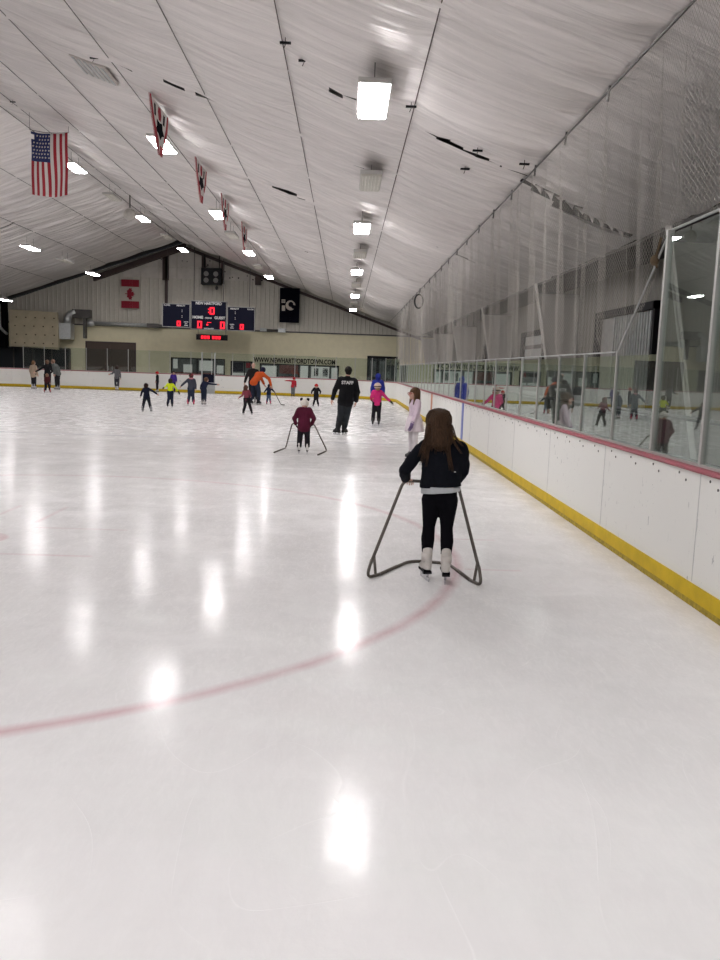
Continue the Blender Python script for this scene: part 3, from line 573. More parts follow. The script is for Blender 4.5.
# hair: mass and strands
t = MB()
hc = F(0, 0, 0)
t.ball(F(0, -.10, .22), (.90 * .086 * hb, 1.0 * .086 * hb, .92 * .086 * hb), 18, 14)
t.cap(F(0, -.34, .2), .080, F(0, -.62, -1.1), .082, 16)
for sx in (-1, 1):
    t.cap(F(sx * .36, -.25, .15), .060, F(sx * .66, -.45, -1.2), .048, 14); t.cap(F(sx * .55, .0, -.1), .040, F(sx * .80, -.2, -1.25), .030, 12)
t.cap(F(0, -.6, -1.1), .07, F(.05, -.72, -1.5), .05, 14)
hairm = mat('hair_brown', (.062, .033, .018), .6, bump=.9, bscale=26, vary=.5, vscale=16, stretch=(9, 9, .5), spec=.2)
hobj = link('hair', blob(t, .008, 4, .012), R); hobj.data.materials.append(hairm)
t = MB()
for k in range(320):
    a = random.uniform(-1.75, 1.75) - PI / 2; out = random.uniform(.86, 1.03)
    L = random.choice((random.uniform(1.0, 1.8), random.uniform(1.3, 2.2)))
    st_ = F(math.cos(a) * out * .9, math.sin(a) * out * .95, random.uniform(.1, .6)); lat = math.cos(a)
    pts = [F(lat * .35, math.sin(a) * .3 - .1, 1.10), F(lat * .72, math.sin(a) * .62 - .08, .92), st_]; wv = random.uniform(0, 6); am = random.uniform(.01, .05)
    for q in range(1, 9):
        f = q / 8; spread = 1 - .15 * math.sin(f * PI) + (.12 if L > 2 else .0) * f
        pts.append(F(lat * out * .93 * spread * (1 - .05 * f) + am * math.sin(wv + f * 7), math.sin(a) * .95 - .05 - .12 * f + am * math.cos(wv + f * 6), .4 - (L + .4) * f))
    t.tube(pts, [.002, .0032, .0036, .004, .004, .0038, .0036, .0034, .003, .0022, .001], 4)
for (sx, ex, L) in ((-.72, -1.35, 2.9), (-.66, -1.15, 2.7), (-.74, -1.5, 2.3), (.55, .75, 3.2), (.62, .95, 3.3), (.7, 1.5, 2.0), (.8, 1.6, 1.5), (-.5, -.95, 3.0)):
    pts = [F(sx + (ex - sx) * (q / 8) ** 1.5 + .05 * math.sin(q), -.72 - .45 * (q / 8) ** .7, .0 - L * q / 8) for q in range(9)]
    for e in (-.008, 0, .008): t.tube([p + Vector((e, e * .4, 0)) for p in pts], [.004] * 7 + [.003, .001], 4)
so = obj('hair_strands', t, hairm, hobj, True); so['kind'] = 'stuff'

# --- tube skating frames (local origin under the handle centre, user stands at -Y)
def fillet(pts, rad, n=6):
    pts = [Vector(p) for p in pts]; out = [pts[0]]
    for i in range(1, len(pts) - 1):
        a, p, b = pts[i - 1], pts[i], pts[i + 1]; r_ = rad[i - 1] if isinstance(rad, (list, tuple)) else rad
        u = (a - p).normalized(); w = (b - p).normalized(); A = p + u * min(r_, (a - p).length * .48); B = p + w * min(r_, (b - p).length * .48)
        for k in range(n + 1): f = k / n; out.append(A * (1 - f) ** 2 + p * 2 * f * (1 - f) + B * f * f)
    out.append(pts[-1]); return out
def walker(label, loc, rz, W=.5, z=.79, foot=.44, back=-.36, front=.33, r=.0135, fw=.17, vis=True):
    R = thing('skating_aid_frame', label, 'skating frame', loc, rz)
    hw = W / 2; c = 1
    t = MB(); t.tube(fillet([(-hw * .2, 0, z), (-hw, 0, z), (-foot + .015, back + .06, .12)], .06), r, 12); t.tube(fillet([(hw * .2, 0, z), (hw, 0, z), (foot - .015, back + .06, .12)], .06), r, 12)
    t.tube([(-hw * .25, 0, z), (hw * .25, 0, z)], r, 12)
    obj('handle_tube', t, M['pole'], R, True)
    for s in (-1, 1):
        t = MB(); t.tube(fillet([(s * (foot - .02), back + .07, .15), (s * (foot + .008), back - .01, .0 + r), (s * (foot - .08), back + .14, r), (s * (fw + .1), front - .25, r)], [.075, .02]), r, 12)
        obj('foot_loop', t, M['pole'], R, True)
        t = MB(); t.tube([(s * (foot - .035), back + .12, .17), (s * (foot - .055), back + .10, r)], r * .9, 10); obj('brace', t, M['pole'], R, True)
    t = MB(); t.tube(fillet([(-(foot - .09), back + .155, r), (-fw, front, r), (fw, front, r), (foot - .09, back + .155, r)], .12), r, 12); obj('base_rail', t, M['pole'], R, True)
    return R
walker('dark steel tube frame gripped by the long-haired girl in front', (.755, 7.03, 0), math.radians(-9), W=.46, foot=.465, back=-.39)
R = thing('skating_aid_frame', 'thin bent tube frame pushed by the child in the white eared hat', 'skating frame', (-.82, 16.9, 0))
mb = MB(); q_ = [(-1.38, 16.51, .014), (-1.22, 17.55, .014), (-1.06, 16.86, .56), (-1.0, 16.74, .60), (-.66, 16.72, .60), (-.60, 16.84, .56), (-.34, 17.2, .014), (-.50, 16.31, .014)]
mb.tube(fillet([(a + .82, b - 16.9, c) for a, b, c in q_], [.12, .04, .04, .04, .04, .12]), .0145, 12); obj('bent_tube', mb, M['pole'], R, True)
mb = MB(); mb.tube([(-.12, -.17, .60), (.10, -.18, .60)], .019, 10); obj('grip', mb, M['rubber'], R, True)

# ------------------------------------------------------------------ ground, ice
YB, YE = -14., 58.
mb = MB(); mb.box((-27.2, YB, -.12), (6.5, YE + .2, -.05)); struct('floor', mb, M['concrete'])
pts = []
def rink_path(r=4.5, x1=2.74, x0=-23.2, y0=-8., y1=48.5, n=14):
    p = [(x1, y0 + (y1 - r - y0) * k / 40) for k in range(41)]
    p += [(x1 - r + r * math.cos(a), y1 - r + r * math.sin(a)) for a in (PI / 2 * k / n for k in range(1, n + 1))]
    p += [(x1 - r + (x0 + r - x1 + r) * k / 20, y1) for k in range(1, 21)]
    p += [(x0 + r - r * math.sin(a), y1 - r + r * math.cos(a)) for a in (PI / 2 * k / n for k in range(1, n + 1))]
    p += [(x0, y1 - r + (y0 - y1 + r) * k / 10) for k in range(1, 11)]
    return p
path = rink_path()
ic = MB(); ic.add([(x, y, 0) for x, y in path], [tuple(range(len(path)))]); ic.add([(x, y, -.05) for x, y in path], [tuple(range(len(path)))[::-1]])
struct('ice_sheet', ic, M['ice'])
def sweep(mb, path, prof, mi=0):
    n = len(path); m = len(prof); vs = []
    for i in range(n):
        a = Vector(path[max(i - 1, 0)]); b = Vector(path[min(i + 1, n - 1)]); t = (b - a).normalized(); nr = Vector((t.y, -t.x))
        for o, z in prof: vs.append((path[i][0] + nr.x * o, path[i][1] + nr.y * o, z))
    fs = [(i * m + k, (i + 1) * m + k, (i + 1) * m + (k + 1) % m, i * m + (k + 1) % m) for i in range(n - 1) for k in range(m)]
    fs.append(tuple(range(m))); fs.append(tuple((n - 1) * m + k for k in range(m))[::-1]); mb.add(vs, fs, mi)
# boards: a gap for the open gate at X -8.5..-7.6 on the end wall
gate = (-8.35, -7.55)
iA = [i for i, p in enumerate(path) if p[1] > 48.49 and p[0] > gate[1]][-1]; iB = [i for i, p in enumerate(path) if p[1] > 48.49 and p[0] < gate[0]][0]
segs = [path[:iA + 1] + [(gate[1], 48.5)], [(gate[0], 48.5)] + path[iB:]]
BD = thing('rink_boards', 'white dasher boards with yellow kickplate and red cap rail around the ice', 'rink boards', (2.8, 20, 0))
BD.location = (0, 0, 0)
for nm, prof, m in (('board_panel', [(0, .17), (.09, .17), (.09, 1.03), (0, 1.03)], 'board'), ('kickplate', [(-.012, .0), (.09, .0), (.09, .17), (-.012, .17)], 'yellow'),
                    ('kickplate_edge', [(-.018, 0), (-.010, 0), (-.010, .045), (-.016, .045)], 'kickdark'), ('cap_rail', [(-.02, 1.025), (-.028, 1.04), (-.02, 1.062), (.11, 1.062), (.115, 1.04), (.1, 1.025)], 'capred'), ('sill_channel', [(.03, 1.062), (.10, 1.062), (.10, 1.082), (.03, 1.082)], 'alu')):
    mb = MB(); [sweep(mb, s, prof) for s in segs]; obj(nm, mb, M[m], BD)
mb = MB(); mb.box((2.722, 19.1, .18), (2.745, 19.32, 1.024)); obj('blue_line_stripe', mb, M['bluepaint'], BD)
mb = MB(); mb.box((2.722, 26.1, .18), (2.745, 26.4, 1.024)); obj('centre_line_stripe', mb, M['redpaint'], BD)
mb = MB()
for k in range(60):
    y_ = 4.2 + k * .61 / 2 * 1.9
    if y_ > 44: break
    for z_ in (.94, .985): mb.tube([(2.742, y_ + (z_ - .94) * 3.1, z_), (2.735, y_ + (z_ - .94) * 3.1, z_)], .011, 8)
o = obj('screw_heads', mb, M['steel'], BD); o['kind'] = 'stuff'
mb = MB()
for k in range(17):
    y_ = 3.9 + k * 2.35
    mb.box((2.737, y_ - .004, .18), (2.741, y_ + .004, 1.02))
obj('panel_joints', mb, cmat('joint_grey', (.58, .58, .57)), BD)['kind'] = 'stuff'
mb = MB(); mb.box((gate[0], 48.52, 0), (gate[0] + .06, 48.62, 2.35)); mb.box((gate[1] - .06, 48.52, 0), (gate[1], 48.62, 2.35)); obj('gate_frame', mb, M['galv'], BD)
GT = thing('rink_gate', 'open gate gap in the end boards with dark navy pad and grey door', 'gate', (-7.95, 48.7, 0))
mb = MB(); mb.box((-.36, -.02, -.05), (.36, .04, .66)); obj('door_leaf', mb, M['galv'], GT)
mb = MB(); mb.box((-.36, -.05, .62), (.36, .05, 1.10)); obj('pad', mb, M['navy'], GT)

# ------------------------------------------------------------------ protective glass
def barrier(label, posts, tops, skip=False, nm='glass_barrier'):
    R = thing(nm, label, 'glass barrier', (posts[0][0], posts[0][1], 1.08)); R.location = (0, 0, 0)
    for i, (x, y) in enumerate(posts):
        if i == 0 and skip: continue
        zt = tops[i]; mb = MB(); a = Vector(posts[max(i - 1, 0)]); b = Vector(posts[min(i + 1, len(posts) - 1)]); t = (b - a).normalized(); m4 = Matrix.Translation((x, y, 0)) @ Matrix.Rotation(math.atan2(t.y, t.x), 4, 'Z')
        w_ = .020 if zt > 2.9 else .014; mb.box((-w_, -w_ * 1.3, 1.07), (w_, w_ * 1.3, zt + .02), 0, m4); mb.box((-w_ - .005, -w_ * 1.3 - .004, zt + .0), (w_ + .005, w_ * 1.3 + .004, zt + .035), 0, m4); obj('post', mb, M['alu'], R)
    for i in range(len(posts) - 1):
        a, b = Vector(posts[i]), Vector(posts[i + 1]); t = (b - a).normalized(); L = (b - a).length; zt = max(tops[i], tops[i + 1]) if tops[i] == tops[i + 1] or tops[i] > 2.9 and i < 0 else min(tops[i], tops[i + 1])
        m4 = Matrix.Translation((*a, 0)) @ Matrix.Rotation(math.atan2(t.y, t.x), 4, 'Z'); mb = MB(); mb.box((.019, -.005, 1.082), (L - .019, .005, zt), 0, m4); obj('pane', mb, M['glass'], R)
    return R
gx = 2.74 + .065
tall = [7.46 - 1.06 * k for k in range(9)][::-1]
barrier('tall clear glass panes on the near right boards, in aluminium posts', [(gx, y) for y in tall], [2.99] * 9)
low = [7.46] + [8.62 + 1.165 * k for k in range(31)]
low = [y for y in low if y < 44.2]
barrier('lower clear glass panes along the right boards running to the corner', [(gx, y) for y in low], [1.95] * len(low), True)
R_ = 4.5 + .065; arc = [(2.74 - 4.5 + R_ * math.cos(a), 44 + R_ * math.sin(a)) for a in (PI / 2 * k / 6 for k in range(7))]
barrier('clear glass panes bending round the far right corner', arc, [2.3] * 7, True)
fx = [-1.76 - 1.2 * k for k in range(15)]
barrier('clear glass panes with white posts on the end boards', [(x, 48.565) for x in fx], [2.33] * len(fx), True)

# ------------------------------------------------------------------ shell
MR, ML, XR, ZR = .34, .36, -11.05, 5.76 + .34 * 11.05
def zc(x): return 5.76 - MR * x if x > XR else ZR - ML * (XR - x)
def wall_prof(x0, x1, n): return [(x0 + (x1 - x0) * k / n) for k in range(n + 1)]
# end wall: cream block below, ribbed metal above
mb = MB(); mb.box((-27, YE, -.05), (6.1, YE + .2, 4.05)); struct('wall_end', mb, M['cream'])
mb = MB(); xs = [-27 + .06 * k for k in range(int(33.1 / .06) + 1)]
vs = []; 
for x in xs:
    d = YE - .03 - (.03 if (round((x + 27) / .06) % 5) < 1 else 0)
    vs += [(x, d, 4.05), (x, d, zc(x) + .3)]
mb.add(vs, [(2 * i, 2 * i + 2, 2 * i + 3, 2 * i + 1) for i in range(len(xs) - 1)]); struct('wall_end_upper', mb, M['wallmetal'])
mb = MB(); mb.box((-27, YE - .06, 4.0), (6.1, YE, 4.09)); struct('trim_1', mb, M['steel'])
# insulation panels of the gable
mb = MB(); z0 = 7.35
for k in range(9):
    x0 = -15.3 + k * 1.22; x1 = x0 + 1.16
    for (a, b) in ((z0, 8.05), (8.11, 9.6)):
        za, zb_ = min(b, zc(x0) + .0), min(b, zc(x1) + .0)
        if max(za, zb_) > a + .15: mb.prism([(x0, a), (x1, a), (x1, max(zb_, a + .02)), (x0, max(za, a + .02))], YE - .10, YE - .07)
struct('gable_insulation', mb, M['insul'])
mb = MB()
for k in range(16):
    x = random.uniform(-15, -5); z = random.uniform(7.4, zc(x) - .3)
    if z > 7.4: mb.tube([(x, YE - .12, z), (x, YE - .09, z)], random.uniform(.03, .06), 7)
tag(obj('insulation_pin', mb, M['black']), 'scattered black washers pinning the pale gable insulation', 'pins')['kind'] = 'stuff'
mb = MB(); mb.prism([(-17.2, zc(-17.2) - .35), (XR, ZR - .25), (XR, ZR + .15), (-17.2, zc(-17.2))], YE - .55, YE - .15); struct('trim_2', mb, M['beam'])
mb = MB(); mb.prism([(XR, ZR - .25), (5.3, zc(5.3) - .25), (5.3, zc(5.3) - .1), (XR, ZR - .05)], YE - .4, YE - .15); struct('trim_3', mb, M['beam'])
for i, (x, z0, w) in enumerate(((-12.35, 5.3, .09), (-9.85, 7.1, .12), (-8.55, 7.1, .09), (-6.15, 7.1, .2), (-12.4, 7.2, .2))):
    mb = MB(); mb.box((x - w, YE - .35, z0), (x + w, YE - .14, zc(x) - .1)); struct('trim_%d' % (4 + i), mb, M['beam'])
# side walls, front wall, deck
mb = MB(); ys = [YB + .1 * k for k in range(int((YE - YB) / .1) + 1)]; vs = []
for i, y in enumerate(ys):
    d = 6.1 - (.025 if i % 3 == 0 else 0); vs += [(d, y, -.05), (d, y, 4.05)]
mb.add(vs, [(2 * i, 2 * i + 2, 2 * i + 3, 2 * i + 1) for i in range(len(ys) - 1)]); mb.box((6.13, YB, -.05), (6.3, YE + .2, 4.05)); struct('wall_right', mb, M['sidewall'])
mb = MB(); mb.box((-27.2, YB, -.05), (-27, YE + .2, 4.6)); struct('wall_left', mb, M['deck'])
mb = MB(); mb.prism([(-27.2, -.05), (6.3, -.05), (6.3, 4.0), (XR, ZR + .5), (-27.2, 4.4)], YB - .2, YB); struct('wall_front', mb, M['sidewall'])
mb = MB()
for (xa, xb_) in ((XR, 6.5), (-27.4, XR)):
    za, zb_ = zc(xa) + .45, zc(xb_) + .45
    mb.prism([(xa, za), (xb_, zb_), (xb_, zb_ + .1), (xa, za + .1)], YB - .3, YE + .4)
struct('roof_deck', mb, M['deck'])
# liner ceiling, real wrinkles and slits
purl = [2.72, .85, -1.0, -2.78, -4.6, -6.45, -8.3, -10.1]
def ceiling():
    y0, y1 = YB, 55.2; dy = .055; ny = int((y1 - y0) / dy) + 1
    xe = [-26.9, -22.5, -18.9, -15.6, -13.2, XR] + purl[::-1] + [4.93]
    xs = []
    for a, b in zip(xe[:-1], xe[1:]):
        k = max(6, int((b - a) / .2)); xs += [a + (b - a) * i / k for i in range(k)]
    xs.append(xe[-1]); xs = np.array(xs); nx = len(xs); Y = np.linspace(y0, y1, ny)
    xa = np.array(xe); idx = np.clip(np.searchsorted(xa, xs, side='right') - 1, 0, len(xa) - 2); T = (xs - xa[idx]) / (xa[idx + 1] - xa[idx])
    sag = -.05 * 4 * T * (1 - T); base = np.array([zc(x) for x in xs]); Z = base[None, :] + sag[None, :] + np.zeros((ny, nx))
    XX, YY = np.meshgrid(xs, Y); lane = idx[None, :]
    w = np.zeros_like(Z); r = np.random.default_rng(3)
    for lam, amp in ((2.3, .03), (1.1, .03), (.62, .026), (.37, .020), (.24, .012), (.16, .006)):
        ph = r.uniform(0, 6.3, 40)[lane]; sl = r.uniform(-.10, .10, 40)[lane]; am = r.uniform(.5, 1.2, 40)[lane]
        w += am * amp * np.sin(2 * PI * (YY + sl * XX + .12 * np.sin(XX * .9 + YY * .35 + ph) + .18 * np.sin(YY * .21 + ph)) / lam + ph)
    Z += w * (.30 + .70 * (4 * T * (1 - T))[None, :] ** .6)
    # cross seams: lapped edges
    for ys_ in (-6, -2.5, 1.2, 5., 9., 13.05, 16.45, 19.8, 23., 26.4, 30.2, 34.1, 38., 42.5, 47.):
        dcl = YY - (ys_ + .05 * np.sin(XX * 1.3)); Z += -.05 * np.exp(-(dcl / .10) ** 2) * (dcl < .02)
    keep = np.ones((ny, nx), bool)
    for (xa_, xb_, ys_, wd, sk) in ((1.05, 2.6, 13.3, .07, .30), (2.8, 4.6, 14.05, .26, .55), (-3.9, -3.15, 16.4, .03, 0), (-2.9, -2.05, 16.42, .03, 0.05), (-.62, .30, 16.95, .10, .35), (-2.2, -.9, 22.9, .08, .4),
                              (-2.5, -1.4, 34.2, .10, -.2), (-.35, .1, 13.0, .03, .2), (-5.0, -4.2, 16.6, .06, .1), (-1.7, -.8, 20.0, .05, .1), (-17.5, -15.8, 40., .12, .0), (1.8, 3.6, 22.4, .05, .2)):
        t = (XX - xa_) / (xb_ - xa_); inside = (t > 0) & (t < 1); cy = ys_ + sk * (t - .5) + .02 * np.sin(XX * 9)
        keep &= ~(inside & (np.abs(YY - cy) < wd * np.sqrt(np.clip(np.sin(PI * np.clip(t, 0, 1)), 0, 1)) * (.75 + .25 * np.sin(XX * 13))))
        Z += np.where((t > -.1) & (t < 1.1), -.05 * np.exp(-((YY - cy + wd + .05) / .1) ** 2), 0)
    co = np.stack([XX, YY, Z], -1).reshape(-1, 3)
    q = (np.arange(ny - 1)[:, None] * nx + np.arange(nx - 1)[None, :]); ok = keep[:-1, :-1] & keep[1:, 1:] & keep[1:, :-1] & keep[:-1, 1:]
    q = q[ok]; F_ = np.stack([q, q + nx, q + nx + 1, q + 1], -1)
    me = bpy.data.meshes.new('ceiling'); me.vertices.add(len(co)); me.vertices.foreach_set('co', co.ravel()); me.loops.add(F_.size); me.loops.foreach_set('vertex_index', F_.ravel())
    me.polygons.add(len(F_)); me.polygons.foreach_set('loop_start', np.arange(len(F_)) * 4); me.polygons.foreach_set('use_smooth', np.ones(len(F_), bool)); me.update(calc_edges=True); me.validate()
    me.materials.append(M['liner']); link('ceiling', me, kind='structure')
ceiling()
# purlin straps under the liner
n_ = 12
for i, x in enumerate(purl + [XR, -13.2, -15.6, -18.9, -22.5]):
    mb = MB(); big = i in (0, 8); mb.tube([(x, YB + k * 2.3, zc(x) - .035 - (.03 if big else 0)) for k in range(31)], .013 if big else .008, 6); struct('trim_%d' % n_, mb, M['steel'] if big else (M['beam'] if i < 3 else M['steel'])); n_ += 1
mb = MB(); mb.tube([(4.93, YB + .8 * k, zc(4.93) - .03 + .02 * math.sin(k * 1.7)) for k in range(87)], .03, 6); struct('trim_%d' % n_, mb, M['steel'])
# torn scraps at the big slit
mb = MB()
for k in range(9):
    x = 2.95 + k * .19; y = 14.05 + .28 * (k - 4) / 4 - .22; z = zc(x) - .06
    mb.add([(x - .09, y, z), (x + .08, y + .03, z - .03), (x + .03, y - .04, z - random.uniform(.06, .2)), (x - .04, y - .02, z - .05), (x - .09, y + .01, z + .006), (x + .08, y + .04, z - .024), (x + .03, y - .03, z - .07), (x - .04, y - .01, z - .044)],
           [(0, 1, 2, 3), (4, 7, 6, 5), (0, 4, 5, 1), (1, 5, 6, 2), (2, 6, 7, 3), (3, 7, 4, 0)])
tag(obj('torn_liner', mb, M['liner']), 'ragged hanging scraps at the widest tear of the ceiling liner', 'torn fabric')['kind'] = 'stuff'
# small dark brackets on the ceiling
spots = [(-.95, 11.8, 'on the third seam'), (-.72, 12.2, 'just right of its neighbour on the third seam'), (.80, 12.3, 'on the thin dark seam right of the nearest lamp'), (1.88, 13.05, 'midway between two long seams'), (2.55, 12.8, 'beside the cable that carries the net'), (1.86, 14.25, 'hanging over the dark slit'),
         (-4.95, 16.7, 'left of the nearest pennant'), (.32, 12.0, 'just above the nearest lit lamp'), (-9.95, 25.6, 'at the top left of the striped flag')]
for i, (x, y, d) in enumerate(spots):
    z = zc(x); Rr = thing('ceiling_bracket', 'small black bracket ' + d, 'bracket', (x, y, z), group='small brackets under the liner')
    mb = MB(); mb.box((-.075, -.02, -.085), (.075, .02, -.06)); obj('plate', mb, M['black'], Rr)
    mb = MB(); mb.tube([(0, 0, .0), (0, 0, -.1), (-.02, -.02, -.15)], .006, 6); obj('rod', mb, M['steel'], Rr)

# ------------------------------------------------------------------ lamps
def make_lamp(on):
    R = bpy.data.objects.new('ceiling_lamp', None); C.objects.link(R)
    mb = MB(); mb.box((-.21, -.72, .0), (.21, .72, .07)); mb.box((-.10, -.25, .07), (.10, .25, .14)); obj('housing', mb, M['lampbody'], R)
    mb = MB(); mb.prism([(-.185, -.028), (.185, -.028), (.20, 0), (-.20, 0)], -.70, .70); obj('lens', mb, M['lampon' if on else 'lampoff'], R)
    if not on:
        mb = MB()
        for k in range(6): mb.tube([(-.15 + k * .06, -.68, -.026), (-.15 + k * .06, .68, -.026)], .014, 6)
        obj('tube', mb, cmat('lamp_tube_off', (.66, .64, .58), .4), R)['kind'] = 'stuff'
    for s in (-1, 1): mb = MB(); mb.tube([(0, s * .4, .06), (0, s * .4, .45)], .006, 6); obj('hanger', mb, M['steel'], R)
    return R
on0, off0 = make_lamp(True), make_lamp(False)
rowN = {'a': 'the row above the skaters right of centre', 'b': 'the row under the pennants', 'c': 'the row along the roof ridge', 'd': 'the row on the left slope', 'e': 'the far left edge row'}
order = ['nearest', 'second nearest', 'third nearest', 'fourth nearest', 'farthest']
lampdata = [('a', True, [(.25, 11.75, 5.30), (.29, 21.9, 5.28), (.29, 31.6, 5.28), (.33, 42, 5.28), (.32, 52, 5.28)]), ('a', False, [(.36, 16.8, 5.33), (.33, 27, 5.3), (.33, 37, 5.3), (.32, 47, 5.3)]),
            ('b', True, [(-4.54, 20.7, 6.83), (-4.6, 29.8, 6.83), (-4.64, 39.4, 6.83), (-4.66, 49.6, 6.83)]), ('b', False, [(-4.79, 34.7, 6.88), (-4.79, 44.8, 6.83)]),
            ('c', True, [(-9.84, 30.85, 8.43), (-9.9, 41, 8.43), (-10.04, 51.5, 8.43)]), ('c', False, [(-9.93, 46.5, 8.43), (-9.95, 36., 8.43)]),
            ('d', True, [(-14.5, 39, 6.63), (-14.86, 49.6, 6.63)]), ('d', False, [(-14.47, 43.6, 6.63)]), ('e', True, [(-19.8, 49.1, 4.93)]),
            ('z', True, [(.3, 1.6, 5.28), (.3, -8, 5.28), (-4.6, 11, 6.83), (-4.6, 1, 6.83), (-4.6, -8, 6.83), (-9.9, 21, 8.4), (-9.9, 11, 8.4), (-9.9, 1, 8.4), (-9.9, -9, 8.4), (-14.6, 29, 6.6), (-14.6, 9, 6.6)])]
used = {True: False, False: False}
for row, on, ps in lampdata:
    for i, (x, y, z) in enumerate(ps):
        src = on0 if on else off0
        if not used[on]: o = src; o.location = (x, y, z); used[on] = True
        else: o = dup(src, (x, y, z))
        if row == 'z': lab = 'lit tube lamp overhead, outside the part of the hall seen in front'
        else: lab = '%s %s lamp in %s' % ('glowing white' if on else 'unlit grey', order[i] if len(ps) > 1 else 'only', rowN[row])
        tag(o, lab, 'ceiling lamp', 'lit lamps outside the view' if row == 'z' else ('lit ceiling lamps' if on else 'unlit ceiling lamps'))

# ------------------------------------------------------------------ flags and banners
# US flag, hung stripes down, union upper left
R = thing('us_flag', 'United States flag hanging with vertical stripes near the roof ridge', 'flag', (-9.1, 26.15, 8.0))
fw, fh = 1.10, 1.82; nx, nz = 13, 26; top_z = .42
def flag_pt(i, k, sub=1.):
    u = i / nx; v = k / nz; return Vector(((u - .5) * fw, .05 * math.sin(u * 9 + v * 2) + .03 * math.sin(v * 7 + u * 4), top_z - .06 * math.sin(u * PI) - v * fh))
mats = [M['red'], M['white'], M['blue']]
t = MB()
vs = [flag_pt(i, k) for k in range(nz + 1) for i in range(nx + 1)]; t.v = vs
for k in range(nz):
    for i in range(nx):
        if k < 3 and i < 2 and k + i * 2 < 3 and k > 0: continue
        t.f.append((k * (nx + 1) + i, k * (nx + 1) + i + 1, (k + 1) * (nx + 1) + i + 1, (k + 1) * (nx + 1) + i)); t.mi.append(2 if (i < 7 and k < 12) else i % 2)
me = t.mesh('f', mats, True); me = evalmesh(me, [('SOLIDIFY', dict(thickness=.012))]); cloth = link('cloth', me, R)
t = MB()
for a in range(6):
    for b in range(7):
        u = (.6 + a * 1.15 + (.0 if b % 2 else .3)) ; v = 1.2 + b * 1.5; p = flag_pt(u, v) + Vector((0, -.022, 0))
        if v < 3.4 and u < 2: continue
        pl = [(p.x + .032 * (1 if q % 2 == 0 else .4) * math.sin(q * PI / 5), p.z + .032 * (1 if q % 2 == 0 else .4) * math.cos(q * PI / 5)) for q in range(10)]
        t.prism(pl, p.y - .004, p.y + .02)
obj('star', t, M['white'], cloth)['kind'] = 'stuff'
t = MB(); t.tube([(-.58, 0, .46), (-.2, 0, .40), (.2, 0, .39), (.58, 0, .42)], .008, 6); t.tube([(-.58, 0, .46), (-.58, 0, .95)], .006, 6); t.tube([(.58, 0, .42), (.58, 0, .6)], .006, 6); obj('hanging_cord', t, M['steel'], R)
# pennants, planes parallel to the long axis
PW, PH = 2.3, 1.35
for n, (x, y, d) in enumerate(((-4.12, 17.6, 'nearest, in front of a bright lamp'), (-4.12, 22.7, 'second from the viewer'), (-4.12, 27.25, 'third, overlapping a round bright lamp'), (-4.12, 32.4, 'farthest, just above a bright lamp'))):
    R = thing('pennant_banner', 'white pennant with red edge and dark emblem, ' + d, 'pennant', (x, y, zc(x) - .09), group='championship pennants under the roof')
    W2, top = (1.75, 0) ; 
    def pp(u, v): return Vector((0, u * W2, -v * .98))
    def poly(pts, off, m, name, par):
        mb = MB(); q = [pp(u, v) for u, v in pts]; k = len(q); mb.add([(p.x + off, p.y, p.z) for p in q] + [(p.x - off, p.y, p.z) for p in q], [tuple(range(k)), tuple(range(k, 2 * k))[::-1]] + [(i, i + k, (i + 1) % k + k, (i + 1) % k) for i in range(k)])
        return obj(name, mb, m, par)
    c = poly([(0, 0), (1, 0), (.95, .35), (.80, .66), (.66, 1.0), (.50, 1.02), (.34, .80), (.14, .40)], .008, M['white'], 'cloth', R)
    mb = MB()
    def pl(mb, pts, off=.014, mi=0):
        q = [pp(u, v) for u, v in pts]; k = len(q); mb.add([(p.x + off, p.y, p.z) for p in q] + [(p.x - off, p.y, p.z) for p in q], [tuple(range(k)), tuple(range(k, 2 * k))[::-1]] + [(i, i + k, (i + 1) % k + k, (i + 1) % k) for i in range(k)], mi)
    pl(mb, [(0, 0), (.06, 0), (.24, .40), (.46, .72), (.50, 1.02), (.34, .80), (.14, .40)]); pl(mb, [(1, 0), (.95, .35), (.80, .66), (.74, .62), (.86, .33), (.94, 0)]); pl(mb, [(.70, .80), (.66, 1.0), (.52, 1.01), (.54, .80)])
    obj('red_border', mb, M['red'], c)
    mb = MB(); cu, cv = .53, .48
    star = [(cu + (.24 if q % 2 == 0 else .15) * math.cos(q * PI / 5 + .2), cv + (.20 if q % 2 == 0 else .13) * math.sin(q * PI / 5 + .2)) for q in range(10)]
    pl(mb, star); pl(mb, [(.22, .08), (.29, .08), (.31, .3), (.24, .3)]); pl(mb, [(.72, .08), (.80, .08), (.77, .3), (.70, .3)]); obj('dark_emblem', mb, M['flagblack'], c)
    mb = MB(); pl(mb, [(.45, .04), (.56, .04), (.60, .18), (.56, .30), (.47, .30), (.42, .16)]); obj('red_emblem', mb, M['canred'], c)
# Canada flag on the end wall, leaf on its side
R = thing('canada_flag', 'Canadian flag hung vertically on the ribbed end wall', 'flag', (-14.8, 57.75, 6.2))
def wavy(mb, x0, x1, z0, z1, y, mi=0, n=8):
    for k in range(n):
        a = x0 + (x1 - x0) * k / n; b = x0 + (x1 - x0) * (k + 1) / n
        mb.box((a, y + .03 * math.sin(a * 6) - .008, z0), (b, y + .03 * math.sin(a * 6) + .008, z1), mi)
mb = MB(); wavy(mb, -.6, .6, .48, .95, 0); wavy(mb, -.6, .6, -.95, -.48, 0); obj('red_band', mb, M['canred'], R)
mb = MB(); wavy(mb, -.6, .6, -.48, .48, 0); obj('white_field', mb, M['canwhite'], R)
leaf = [(0, .40), (.07, .27), (.17, .31), (.13, .10), (.25, .20), (.29, .13), (.42, .13), (.37, .03), (.42, -.02), (.24, -.16), (.25, -.24), (.03, -.20), (.03, -.38)]
leaf = leaf + [(-x, z) for x, z in leaf[::-1][:-1]]
